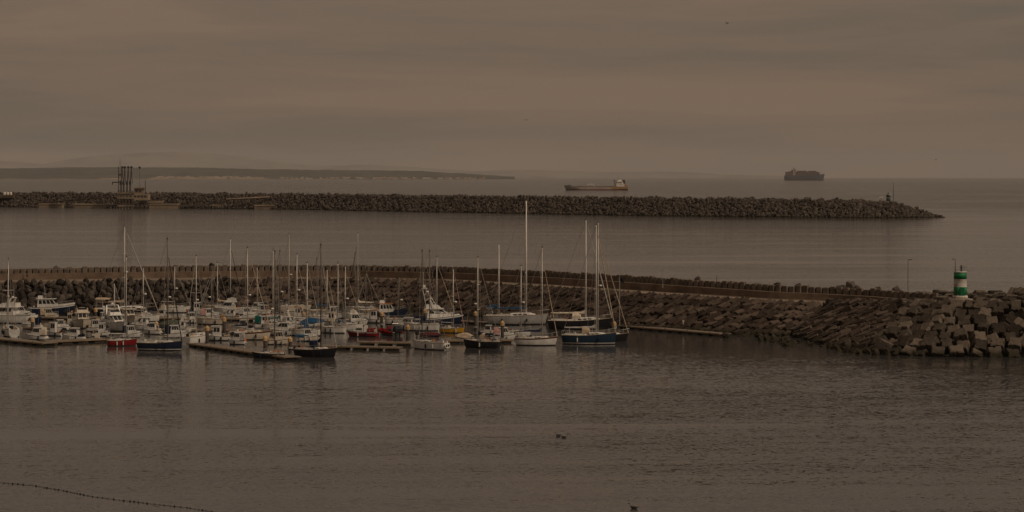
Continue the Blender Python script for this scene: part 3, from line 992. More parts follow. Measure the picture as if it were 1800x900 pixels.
deck('access_trestle', 308, 374, 360, 366.5, 1885, 4, 'low access trestle linking the berth to the dolphin on its right', steel, legs=7)
deck('access_trestle', 186, 210, 360, 366, 1888, 4, 'short trestle joining the loading platform to the dolphin on its left', steel, legs=3)
t = thing('pipe_rack', (0, 0, 0), 0, 'sloping pipe rack running down the breakwater left of the terminal', 'pipe rack')
for k in range(3):
    MB().tube(W(62, 357 + k * .6, 1930 + k), W(196, 345.5 + k * .5, 1900 + k), .32, n=6).build('pipe', tan_p if k else steel, t)
for k in range(8):
    a = W(62, 357, 1931).lerp(W(196, 345.5, 1901), k / 7)
    MB().tube(a + Vector((0, 0, -7)), a + Vector((0, 0, .5)), .3, n=5).build('support', steel, t)
t = thing('conveyor_gantry', (0, 0, 0), 0, 'light beam gantry running along the rock right of the dolphins', 'gantry')
a, b = W(398, 350.5, 1868), W(474, 346.5, 1858)
mb = MB().tube(a, b, .7, .7, 4).build('beam', tan_p, t)
for k in range(5):
    q = a.lerp(b, (k + .3) / 5)
    MB().tube(q + Vector((0, 0, -6)), q, .35, n=5).build('support', steel, t)
for k, px in enumerate((8, 13.5, 19)):
    q = W(px, 343, 1990)
    tk = thing('storage_tank', q, 0, ['leftmost of three small white tanks on the breakwater at the left edge', 'middle one of three small white tanks at the left edge', 'rightmost of three small white tanks at the left edge'][k], 'tank', 'white tanks at the left edge')
    MB().lathe([(1.15, -1), (1.15, 2.1), (.7, 2.5), (0, 2.6)], 12).build('shell', white_p, tk, True)
    MB().lathe([(1.3, -1.4), (1.3, -1)], 12).build('footing', con2, tk)
t = thing('quay_shed', W(30, 346, 1985), 0, 'long tan shed with pipes on the breakwater at the far left', 'building')
bxp(MB(), -60, 24, 343.5, 347.5, 1985, 6, 0, t.location).build('wall', tan_p, t)
bxp(MB(), -61, 25, 342.6, 343.6, 1984, 8, 0, t.location).build('roof', con2, t)

# ------------------------------------------------------------------ ships
def ship_hull(L, B, Fr, bow_rise, stern_rise, boot, wl_tuck=.04):
    """x forward; rings along x, five points a side; material 0 sides, 1 boot topping, 2 deck"""
    rows = []
    n = 22
    for i in range(n + 1):
        t = i / n
        x = -L / 2 + L * t
        full = 1.0 if .12 < t < .80 else (0.82 + .18 * t / .12 if t <= .12 else max(.02, 1 - ((t - .8) / .2) ** 1.8))
        flw = 1.0 if .16 < t < .76 else (0.45 + .55 * t / .16 if t <= .16 else max(.015, 1 - ((t - .76) / .24) ** 1.3))
        dz = Fr + bow_rise * max(0, (t - .86) / .14) ** .6 + stern_rise * (1 if t < .16 else 0)
        xo = .035 * L * max(0, (t - .9) / .1)
        xs = lambda k: x + xo * k
        wd, ww = B / 2 * full, B / 2 * flw
        half = [(xs(-.2), ww, -2.5), (xs(0), ww, 0), (xs(.1), lerp(ww, wd, .25), boot), (xs(.6), lerp(ww, wd, .75), dz * .6), (xs(1), wd, dz)]
        rows.append(half + [(p[0], -p[1], p[2]) for p in reversed(half)])
    mb = MB()
    mb.loft(rows, closed=True, mis=[1, 1, 0, 0, 2, 0, 0, 1, 1, 1])
    return mb

# coastal tanker
d = 105000 / 23.3
q = P(1049, HY + 23.3)
tk = thing('tanker', q, math.pi + R(6), 'small tanker with ochre stern and white bridge anchored beyond the outer breakwater', 'ship')
LT = 117.0
th_m = [mat('tanker_side', (0.33, 0.27, 0.22), .6, .12, .05), mat('tanker_boot', (0.10, 0.022, 0.02), .7, .2, .1), mat('tanker_deck', (0.11, 0.05, 0.04), .8, .2, .1)]
ship_hull(LT, 18, 5.8, 3.6, 1.2, 1.7).build('hull', th_m, tk)
ochre = mat('ochre_paint', (0.31, 0.18, 0.07), .6, .1, .05)
for sgn in (-1, 1):
    mb = MB()
    rows = []
    for k in range(7):
        x = -LT / 2 + .6 + k * 5.2
        w = 9.1 * (0.82 + .18 * min(1, (x + LT / 2) / LT / .12)) + .03
        w0 = w
        rows.append([(x, sgn * (w - .9 * (1 - min(1, k / 3))), 2.1), (x, sgn * w, 6.95), (x, sgn * (w + .06), 6.95), (x, sgn * (w + .06 - .9 * (1 - min(1, k / 3))), 2.1)])
    mb.loft(rows).build('ochre_side', ochre, tk)
MB().box((-LT / 2 + .1, 0, 4.6), (.5, 14.2, 4.4)).build('transom', ochre, tk)
wh2 = mat('ship_white', (0.72, 0.67, 0.6), .6, .1, .1)
acc_ = MB().box((-44, 0, 9.5), (15, 15, 5.5)).box((-43, 0, 13.6), (13, 14, 3.0)).box((-42.2, 0, 16.4), (10.4, 17, 2.6)).box((-43, 0, 18.6), (7, 10, 2.0)).build('accommodation', wh2, tk)
for z, x, w in ((16.6, -37.45, 15), (13.8, -36.95, 12)):
    MB().box((x, 0, z), (.12, w, 1.1)).build('window_strip', dark_metal, acc_)
for sgn in (-1, 1):
    for k in range(5):
        MB().box((-49.5 + k * 2.7, sgn * 7.53, 10.2), (1.2, .12, 1.0)).build('window', dark_metal, acc_)
    MB().box((-42, sgn * 8.03, 16.7), (7, .12, 1.0)).build('window_strip', dark_metal, acc_)
MB().box((-51, 0, 14.8), (5.5, 5, 6.5)).box((-51.3, 0, 18.6), (4.5, 4, 1.6)).build('funnel', dark_metal, tk)
mb = MB(); mb.tube((-41, 0, 17.6), (-41, 0, 25.5), .35, .15); mb.tube((-41, -2.5, 21.5), (-41, 2.5, 21.5), .2); mb.box((-41, 0, 22.8), (.8, 3.4, .5)); mb.build('radar_mast', dark_metal, tk)
mb = MB(); mb.tube((-34, 0, 7), (-34, 0, 18.2), .4, .3); mb.box((-33.5, 0, 18.0), (3.2, 2, 1.6)); mb.tube((-34, 0, 14.6), (-30, 0, 15.0), .3); mb.build('deck_crane', dark_metal, tk)
dk = MB()
for x in range(-30, 48, 6):
    dk.box((x, (x % 5) - 2, 6.6), (2.2, 3, 1.4 + (x % 4) * .3))
dk.box((8, 0, 7.2), (70, 2.6, .7))
dk.build('deck_pipes', th_m[2], tk)
mb = MB()
for x in (6, 17.5):
    mb.tube((x, -2, 6), (x, -2, 11.4), .45); mb.tube((x, 2, 6), (x, 2, 11.4), .45)
mb.box((11.7, 0, 11.3), (12.6, 4.5, .9)); mb.build('hose_gantry', wh2, tk)
mb = MB(); mb.tube((33, 0, 6), (33, 0, 12.3), .4, .25); mb.tube((53, 0, 8.5), (53, 0, 15), .35, .15); mb.build('fore_mast', dark_metal, tk)
MB().box((52, 0, 9.0), (7, 6, 1.2)).build('windlass_deck', dark_metal, tk)
mb = MB()
for sgn in (-1, 1):
    mb.tube((-56, sgn * 5, 9.5), (-53, sgn * 5, 10.5), 1.1, .8, 8)
mb.build('lifeboat', mat('lifeboat_orange', (.5, .14, .03), .6, .1, 1), tk)

# container ship
d = 17500
q = P(1413, HY + 6.0)
cs = thing('container_ship', q, R(-14), 'dark fully loaded container ship lying on the horizon', 'ship')
LC = 285.0
ch_m = [mat('box_ship_side', (0.06, 0.075, 0.11), .6, .1, .02), mat('box_ship_boot', (0.06, 0.02, 0.02), .7, .1, .05), mat('box_ship_deck', (0.08, 0.05, 0.045), .8, .1, .05)]
ship_hull(LC, 43, 36, 12, 0, 8).build('hull', ch_m, cs)
cols = [mat('box_brown', (0.19, 0.075, 0.055), .7, .2, .03), mat('box_blue', (0.035, 0.065, 0.11), .7, .2, .03), mat('box_rust', (0.24, 0.09, 0.055), .7, .2, .03), mat('box_grey', (0.09, 0.08, 0.075), .7, .2, .03)]
rc = random.Random(12)
x = -128.0
while x < 112:
    if not (-82 < x < -66):
        tiers = (10 if -105 < x < 85 else (9 if x < -105 else 8)) - rc.choice([0, 0, 0, 1, 2])
        if x > 100: tiers = 7
        st = thing  # one stack of boxes across the deck is a part
        mb = MB()
        hs = [tiers - rc.choice([0, 0, 1]) for _ in range(4)]
        for j in range(tiers):
            for y in range(4):
                if j >= hs[y]: continue
                mb.box((x, -15.3 + y * 10.2, 37.8 + j * 3.4), (12.4, 10.0, 3.3), rc.randrange(4))
        mb.build('container_stack', cols, cs)
    x += 14.0
MB().box((-66, 0, 56), (13, 42, 42)).box((-66, 0, 78.5), (22, 52, 4)).box((-68, 0, 82), (13, 26, 4)).build('bridge_block', mat('bridge_paint', (0.45, 0.34, 0.27), .7, .1, .05), cs)
MB().box((-86, 0, 70), (7, 12, 20)).build('funnel', ch_m[2], cs)
mb = MB(); mb.tube((-74, 0, 82), (-74, 0, 93), 3.0, 2.0); mb.tube((-74, -9, 90), (-74, 9, 90), 1.0); mb.box((-74, 0, 92), (5, 13, 3)); mb.build('radar_mast', ch_m[2], cs)
mb = MB(); mb.tube((128, 0, 45), (128, 0, 66), .9, .4); mb.build('fore_mast', ch_m[2], cs)
# ------------------------------------------------------------------ boats
PAINT = {
    'white': (0.74, 0.72, 0.67), 'cream': (0.62, 0.55, 0.44), 'grey': (0.42, 0.41, 0.39), 'navy': (0.012, 0.020, 0.045), 'blue': (0.014, 0.036, 0.062),
    'black': (0.015, 0.016, 0.02), 'red': (0.19, 0.012, 0.014), 'yellow': (0.55, 0.30, 0.02), 'brown': (0.075, 0.038, 0.022), 'green': (0.085, 0.095, 0.072),
    'midblue': (0.022, 0.075, 0.15), 'orange': (0.45, 0.15, 0.045), 'tan': (0.48, 0.38, 0.27), 'teal': (0.012, 0.10, 0.085), 'pink': (0.55, 0.30, 0.28), 'maroon': (0.10, 0.02, 0.025)}
def paint(c):
    w = c in ('white', 'cream', 'grey')
    col = PAINT[c]
    return mat('gelcoat_' + c, col, .3, .07, 1.3, dirt=tuple(k * .78 for k in col) if w else None)
def canvas(c):
    return mat('canvas_' + c, PAINT[c], .9, .2, 2.5, bump=.4, spec=.1)
deck_m = mat('deck_nonskid', (0.58, 0.55, 0.49), .75, .15, 2.0)
teak_m = mat('teak_deck', (0.27, 0.19, 0.115), .8, .2, 3.0)
alu = mat('mast_aluminium', (0.62, 0.58, 0.52), .45, .10, 1.0, metal=.1)
alu_w = mat('mast_white', (0.74, 0.70, 0.64), .4, .08, 1.0)
alu_d = mat('mast_dark', (0.10, 0.085, 0.075), .5, .1, 1.0)
steel_m = mat('stainless', (0.55, 0.54, 0.52), .3, .1, 4, metal=.7)
wire = mat('wire_rope', (0.30, 0.27, 0.24), .5, .1, 4, metal=.3)
glass_d = mat('tinted_window', (0.012, 0.014, 0.016), .08, .1, 2, spec=.6)
anti = mat('antifouling', (0.03, 0.022, 0.022), .8, .3, 2)
rubber = mat('black_rubber', (0.015, 0.015, 0.016), .7, .2, 4)
fend_m = mat('fender_white', (0.5, 0.47, 0.42), .5, .1, 4)

SD = [(0, .70), (.2, .92), (.45, 1), (.7, .82), (.85, .52), (.95, .21), (1, .02)]
SW = [(0, .42), (.2, .80), (.45, .9), (.7, .66), (.85, .33), (.95, .09), (1, .012)]
MD = [(0, .92), (.3, 1), (.6, .97), (.8, .76), (.92, .42), (1, .03)]
MW = [(0, .85), (.3, .9), (.6, .78), (.8, .45), (.92, .15), (1, .012)]
class Hull:
    def __init__(s, L, B, Fm, sail=True, sheer=.16, rake=.05, tuck=.0):
        s.L, s.B, s.F, s.sail, s.sheer, s.rake, s.tuck = L, B, Fm, sail, sheer, rake, tuck
    def z(s, t):
        return s.F * (1 + s.sheer * 2.2 * max(0, t - .35) ** 1.5 * 2 + s.sheer * .35 * max(0, .35 - t))
    def x(s, t, k=1.0):
        x = -s.L / 2 + s.L * t * .94 + .0 * k
        return x + s.L * .06 * t + s.rake * s.L * (k - 1.0) * max(0, (t - .6) / .4) ** 1.5 - s.tuck * s.L * (k - 1.0) * max(0, (.15 - t) / .15)
    def w(s, t):
        return s.B / 2 * interp(SD if s.sail else MD, t)
    def ww(s, t):
        return s.B / 2 * interp(SW if s.sail else MW, t)
    def build(s, root, top, band=None, boot='anti', bandk=.84, deckm=None):
        rows = []; n = 14
        for i in range(n + 1):
            t = (i / n) ** .92 if i else 0
            Z = s.z(t); wd, ww = s.w(t), s.ww(t)
            h = [(s.x(t, .0), ww * .25, -.38), (s.x(t, .0), ww, -.02), (s.x(t, .12), lerp(ww, wd, .3), .14), (s.x(t, .3), lerp(ww, wd, .52), .26),
                 (s.x(t, .55), lerp(ww, wd, .8), Z * .55), (s.x(t, bandk), lerp(ww, wd, .95), Z * bandk), (s.x(t, 1), wd, Z)]
            rows.append(h[::-1] + [(p[0], -p[1], p[2]) for p in h])
        mb = MB()
        mb.loft(rows, closed=False, cap0=True, cap1=False, mis=[3, 0, 0, 2, 1, 1, 1, 1, 1, 2, 0, 0, 3])
        b = paint(top)
        mats = [b, anti, paint(boot) if boot != 'anti' else b, paint(band) if band else b]
        s.hull = mb.build('hull', mats, root, True)
        for p in s.hull.data.polygons:
            if len(p.vertices) > 4: p.use_smooth = False
        # deck with camber
        mb = MB(); rows = []
        for i in range(n + 1):
            t = i / n
            Z = s.z(t) - .03; w = s.w(t) * .985
            rows.append([(s.x(t), w, Z), (s.x(t), w * .5, Z + .05), (s.x(t), 0, Z + .07), (s.x(t), -w * .5, Z + .05), (s.x(t), -w, Z)])
        mb.loft(rows, closed=False, cap0=False, cap1=False)
        mb.build('deck', deckm or deck_m, root)
        mb = MB()
        for sg in (-1, 1):
            pts = [(s.x(i / 12), sg * s.w(i / 12), s.z(i / 12) + .02) for i in range(13)]
            mb.path(pts, .035, 5)
        mb.build('toe_rail', teak_m if s.sail else rubber, root)
        return s

def rails(h, root, t0, t1, hgt=.6, n=7, name='guard_rail'):
    for sg in (-1, 1):
        mb = MB()
        top = []
        for i in range(n):
            t = lerp(t0, t1, i / (n - 1))
            a = Vector((h.x(t), sg * h.w(t) * .95, h.z(t))); b = a + Vector((0, 0, hgt))
            mb.tube(a, b, .016, n=4); top.append(b)
        mb.path(top, .014, 4)
        mb.path([p - Vector((0, 0, hgt * .45)) for p in top], .01, 4)
        mb.build(name, steel_m, root)
def pulpit(h, root):
    mb = MB()
    t = .9
    a = [Vector((h.x(.86), s * h.w(.86), h.z(.86) + .62)) for s in (1, -1)]
    f = Vector((h.x(1.0) + .08, 0, h.z(1) + .66))
    mb.path([a[0], Vector((h.x(.96), h.w(.96), h.z(.96) + .66)), f, Vector((h.x(.96), -h.w(.96), h.z(.96) + .66)), a[1]], .02, 5)
    for p in a: mb.tube(p, p - Vector((0, 0, .64)), .018, n=4)
    mb.tube(f, (h.x(.98), 0, h.z(.98)), .018, n=4)
    mb.build('pulpit', steel_m, root)
    mb = MB()
    pts = [Vector((h.x(.12), s * h.w(.12) * .96, h.z(.1) + .65)) for s in (1, -1)]
    q = [Vector((h.x(0) + .05, s * h.w(0) * .95, h.z(0) + .65)) for s in (1, -1)]
    mb.path([pts[0], q[0], q[1], pts[1]], .02, 5)
    for p in pts + q: mb.tube(p, p - Vector((0, 0, .66)), .018, n=4)
    mb.build('pushpit', steel_m, root)

def arch(x0, x1, w, z0, hgt, n=7, lean=.0, sq=.6):
    rows = []
    for x, k, l in ((x0, 1.0, 0), (lerp(x0, x1, .5), 1.04, lean * .5), (x1, .72, lean)):
        ring = []
        for i in range(n + 1):
            a = math.pi * i / n
            c, s_ = math.cos(a), math.sin(a)
            ring.append((x + l, w * math.copysign(abs(c) ** sq, c), z0 + hgt * k * s_ ** sq))
        rows.append(ring)
    return rows

def fenders(h, root, ts, side, rr):
    for t in ts:
        if rr.random() < .45: continue
        x, y, z = h.x(t), side * (h.w(t) + .1), h.z(t)
        mb = MB().lathe([(.02, -.32), (.11, -.24), (.11, .24), (.02, .32)], 7, (x, y, z * .5))
        mb.tube((x, y, z * .5 + .3), (x, y - side * .1, z + .02), .012, n=4)
        mb.build('fender', fend_m if rr.random() < .35 else canvas(rr.choice(['navy', 'grey', 'black'])), root)

SAILG = 'sailing boats in the marina'
MOTG = 'motor boats in the marina'
def place(x0, x1, wl, a, beam_ratio):
    q = P((x0 + x1) / 2, wl)
    proj = (x1 - x0) * q.y / F
    L = proj / (abs(math.cos(a)) + beam_ratio * .8 * abs(math.sin(a)))
    # the waterline row is the near side's
    q.y += beam_ratio * L * .4 * abs(math.cos(a)) + .42 * L * abs(math.sin(a))
    q.x = ((x0 + x1) / 2 - 900) / F * q.y
    return q, L

def sailboat(label, x0, x1, wl, deg, hull, mast_x, mast_top, cover=None, jib='grey', band=None, boot='anti', hood=None, bimini=None, mizzen=None, freeb=1.0, wheel=True, mastm=None, minL=0, teak=False, extra=None, mast_r=1.0):
    a = R(deg)
    rr = random.Random(int(mast_x * 7 + mast_top))
    q, L = place(x0, x1, wl, a, .31)
    L = max(L, minL)
    B = L * .31 if L < 12 else L * .27
    root = thing('sailing_boat', q, a, label, 'sailing boat', SAILG)
    h = Hull(L, B, (.095 * L + .42) * freeb, True, .14, .07 if rr.random() < .6 else .03, .03)
    h.build(root, hull, band, boot, deckm=teak_m if teak else None)
    mm = mastm or rr.choice([alu, alu, alu_w])
    # mast foot along the hull where the photograph has it
    ca, sa_ = math.cos(a), math.sin(a)
    k = (mast_x - 900) / F
    mx = (k * q.y - q.x) / (ca - k * sa_)
    mx = max(-.22 * L, min(.3 * L, mx))
    md = q.y + mx * sa_
    mt = Zat(mast_top, md)
    # coachroof
    ztop = h.F + .42 * min(1.2, L / 10)
    x_a, x_f = -.08 * L, .30 * L
    rows = []
    for t, hk in ((0, .9), (.06, 1), (.45, 1), (.8, .78), (1, .12)):
        x = lerp(x_a, x_f, t)
        tt = (x + L / 2) / L
        w = min(h.w(tt) * .62, B * .32) * (1 if t < .8 else lerp(1, .55, (t - .8) / .2))
        zb = h.z(tt) - .02
        zt = zb + (ztop - h.F) * hk
        rows.append([(x, w, zb), (x, w * .93, lerp(zb, zt, .8)), (x, w * .75, zt), (x, 0, zt + .05), (x, -w * .75, zt), (x, -w * .93, lerp(zb, zt, .8)), (x, -w, zb)])
    cr = MB().loft(rows, closed=False).build('coachroof', paint('white') if hull != 'cream' else paint('cream'), root)
    for sg in (-1, 1):
        for j in range(3 if L > 8 else 2):
            x = lerp(x_a, x_f, .2 + .2 * j); tt = (x + L / 2) / L
            w = min(h.w(tt) * .62, B * .32) * .975
            MB().box((x, sg * w, h.z(tt) + (ztop - h.F) * .46), (L * .055, .05, (ztop - h.F) * .36)).build('window', glass_d, cr)
    MB().box((lerp(x_a, x_f, .62), 0, ztop + .06), (.55, .55, .09)).build('hatch', glass_d, cr)
    # cockpit
    mb = MB()
    for sg in (-1, 1):
        mb.box((-.27 * L, sg * B * .27, h.F + .12), (.36 * L, .22, .30))
    mb.box((-.09 * L, 0, h.F + .16), (.12, B * .5, .42))
    cp = mb.build('cockpit_coaming', paint('white'), root)
    MB().box((-.27 * L, 0, h.F + .03), (.34 * L, B * .36, .1)).build('cockpit_sole', teak_m, cp)
    if wheel:
        mb = MB(); pts = [(-.36 * L, math.cos(t * .524) * .4, h.F + .75 + math.sin(t * .524) * .4) for t in range(13)]
        mb.path(pts, .02, 4); mb.tube((-.36 * L, 0, h.F), (-.36 * L, 0, h.F + .8), .09, n=6); mb.build('wheel', steel_m, root)
    # rig
    mz = ztop + .05
    mr = .1 * min(1.5, max(.8, L / 10)) * mast_r
    ms = MB().tube((mx, 0, h.F), (mx, 0, mt), mr, mr * .72, 8).build('mast', mm, root, True)
    MB().tube((mx, 0, mt), (mx, 0, mt + .5), .015, n=4).box((mx, 0, mt + .05), (.2, .14, .14)).build('masthead_gear', dark_metal, ms)
    H = mt - mz
    sp = [.52] if H < 12 else [.36, .66]
    wd = B * .36
    for f in sp:
        z = mz + H * f
        MB().tube((mx - .1, -wd, z + .08), (mx, 0, z), .035, .045, 5).tube((mx, 0, z), (mx - .1, wd, z + .08), .045, .035, 5).build('spreader', mm, ms)
    for sg in (-1, 1):
        pts = [(mx - .15, sg * B * .46, h.z(.5))] + [(mx - .1, sg * wd, mz + H * f + .08) for f in sp] + [(mx, 0, mt - .1)]
        MB().path(pts, .028, 4).build('shroud', wire, root)
    bow = Vector((h.x(.985), 0, h.z(1) + .05)); top = Vector((mx + .05, 0, mt - .25 if rr.random() < .6 else mt - H * .12))
    st = Vector((h.x(.01), 0, h.z(0) + .05))
    MB().path([st, (mx, 0, mt)], .028, 4).build('backstay', wire, root)
    if jib:
        fj = MB()
        n = 9
        for i in range(n):
            ta, tb = i / n, (i + 1) / n
            ra = .105 * (1 - abs(ta - .3) * .8); rb = .105 * (1 - abs(tb - .3) * .8)
            fj.tube(bow.lerp(top, .03 + .9 * ta), bow.lerp(top, .03 + .9 * tb), max(.03, ra) * min(1.3, L / 9), max(.028, rb) * min(1.3, L / 9), 6)
        fj.tube(bow, bow.lerp(top, .05), .09, .06, 6)
        jo = fj.build('furled_jib', canvas(jib), root)
        MB().path([bow, top], .016, 4).build('forestay', wire, jo)
    else:
        MB().path([bow, top], .018, 4).build('forestay', wire, root)
    bl = min(mx - (-.46 * L), H * .36)
    bz = mz + .75
    bm = MB().tube((mx - .1, 0, bz), (mx - bl, 0, bz + .05), .065, .055, 6).build('boom', mm, root)
    if cover:
        rows = []
        n = 8
        for i in range(n + 1):
            t = i / n
            x = mx - .12 - (bl - .3) * t
            hh = .34 * (1 - .55 * t) + rr.uniform(-.025, .025) + (.3 if i == 0 else 0)
            ww_ = .17 * (1 - .4 * t)
            zb = bz - .08
            rows.append([(x, ww_, zb), (x, ww_ * .9, zb + hh * .5), (x, 0, zb + hh), (x, -ww_ * .9, zb + hh * .5), (x, -ww_, zb)])
        MB().loft(rows).build('sail_cover', canvas(cover), bm)
    if hood:
        MB().loft(arch(-.12 * L, -.0 * L, B * .3, h.F + .3, .95, lean=.1), closed=False, cap0=False, cap1=True).build('sprayhood', canvas(hood), root)
    if bimini:
        b = MB().loft(arch(-.45 * L, -.22 * L, B * .36, h.F + 1.75, .28, sq=.8), closed=False, cap0=False, cap1=False).build('bimini', canvas(bimini), root)
        mb = MB()
        for sg in (-1, 1):
            for x in (-.43, -.24):
                mb.tube((x * L, sg * B * .36, h.F), (x * L, sg * B * .36, h.F + 1.78), .018, n=4)
            mb.tube((-.43 * L, sg * B * .36, h.F + 1.2), (-.24 * L, sg * B * .36, h.F + 1.2), .015, n=4)
        mb.tube((-.43 * L, -B * .36, h.F + 1.2), (-.43 * L, B * .36, h.F + 1.2), .015, n=4)
        mb.build('bimini_frame', steel_m, b)
    if mizzen:
        zx, zt_ = mizzen
        k = (zx - 900) / F
        x2 = max(-.42 * L, (k * q.y - q.x) / (ca - k * sa_))
        zt2 = Zat(zt_, q.y + x2 * sa_)
        m2 = MB().tube((x2, 0, h.F), (x2, 0, zt2), mr * .75, mr * .5, 8).build('mizzen_mast', mm, root, True)
        MB().tube((x2, -wd * .7, lerp(h.F, zt2, .6)), (x2, wd * .7, lerp(h.F, zt2, .6)), .035, n=5).build('spreader', mm, m2)
        b2 = MB().tube((x2 - .1, 0, bz + .3), (x2 - .2 * L, 0, bz + .35), .06, n=6).build('mizzen_boom', mm, root)
        rows = [[(x2 - .1 - .19 * L * t, .16 * (1 - .4 * t), bz + .25), (x2 - .1 - .19 * L * t, 0, bz + .25 + .42 * (1 - .5 * t)), (x2 - .1 - .19 * L * t, -.16 * (1 - .4 * t), bz + .25)] for t in (0, .3, .6, 1)]
        MB().loft(rows).build('sail_cover', canvas(cover or 'navy'), b2)
        for sg in (-1, 1):
            MB().path([(x2 - .1, sg * B * .4, h.z(.2)), (x2, 0, zt2 - .1)], .016, 4).build('shroud', wire, root)
    rails(h, root, .08, .88, .6, 8)
    pulpit(h, root)
    fenders(h, root, (.3, .5, .68), -1 if math.cos(a) > 0 else 1, rr)
    # loose gear in the cockpit: coiled ropes, bags, a life ring
    for j in range(3):
        c = (rr.uniform(-.42, -.12) * L, rr.uniform(-.25, .25) * B, h.F + .3)
        MB().box(c, (rr.uniform(.3, .7), rr.uniform(.3, .5), rr.uniform(.2, .45)), 0, rr.uniform(0, 3), .8).build('deck_bag', canvas(rr.choice(['tan', 'navy', 'grey', 'black', 'orange', 'cream'])), root)
    if rr.random() < .5:
        pts = [(-.46 * L, .55 + .28 * math.cos(t * .785), h.F + .6 + .28 * math.sin(t * .785)) for t in range(9)]
        MB().path(pts, .06, 5).build('life_ring', canvas(rr.choice(['orange', 'yellow', 'cream'])), root)
    if rr.random() < .4:
        MB().lathe([(.02, 0), (.22, .04), (.26, .14), (.2, .24), (.02, .28)], 10, (mx + .35, 0, mz + H * .42)).build('radar', paint('white'), ms)
    if extra: extra(root, h, L, B)
    return root

def cabin_loft(xa, xf, w0, w1, zb, zt, rf=.55, ra=.1, tum=.9):
    """deckhouse: aft face nearly upright, raked windscreen"""
    ln = xf - xa
    return [[(xa, w0, zb), (xf, w1, zb), (xf, -w1, zb), (xa, -w0, zb)],
            [(xa + ln * ra * .4, w0 * .98, lerp(zb, zt, .45)), (xf - ln * rf * .4, w1 * .97, lerp(zb, zt, .45)), (xf - ln * rf * .4, -w1 * .97, lerp(zb, zt, .45)), (xa + ln * ra * .4, -w0 * .98, lerp(zb, zt, .45))],
            [(xa + ln * ra, w0 * tum, zt), (xf - ln * rf, w1 * tum, zt), (xf - ln * rf, -w1 * tum, zt), (xa + ln * ra, -w0 * tum, zt)]]
def quad_on(rows, face, u0, u1, v0, v1, out=.018, nseg=1):
    """a pane lying on side face k of a deckhouse between its rows 1 and 2"""
    lo, hi = rows[1], rows[2]
    k, k2 = face, (face + 1) % 4
    a, b, c, d = (Vector(lo[k]), Vector(lo[k2]), Vector(hi[k2]), Vector(hi[k]))
    def pt(u, v): return a.lerp(b, u).lerp(d.lerp(c, u), v)
    p = [pt(u0, v0), pt(u1, v0), pt(u1, v1), pt(u0, v1)]
    nn = (p[1] - p[0]).cross(p[3] - p[0]).normalized()
    cen = sum((Vector(x) for x in lo), Vector()) / 4
    if (p[0] - cen).dot(nn) < 0: nn = -nn
    q = [x + nn * out for x in p]; r_ = [x - nn * .03 for x in p]
    return MB().loft([r_, q])

def outboard(root, x, z, s=1.0, name='outboard_motor', y=0):
    mb = MB()
    mb.loft([[(x - .5 * s, y + .17 * s, z + .25 * s), (x - .05 * s, y + .2 * s, z + .25 * s), (x - .05 * s, y - .2 * s, z + .25 * s), (x - .5 * s, y - .17 * s, z + .25 * s)],
             [(x - .55 * s, y + .2 * s, z + .6 * s), (x, y + .22 * s, z + .62 * s), (x, y - .22 * s, z + .62 * s), (x - .55 * s, y - .2 * s, z + .6 * s)],
             [(x - .45 * s, y + .14 * s, z + .85 * s), (x - .08 * s, y + .15 * s, z + .88 * s), (x - .08 * s, y - .15 * s, z + .88 * s), (x - .45 * s, y - .14 * s, z + .85 * s)]])
    mb.box((x - .3 * s, y, z - .1 * s), (.22 * s, .12 * s, .75 * s))
    mb.build(name, rubber, root)

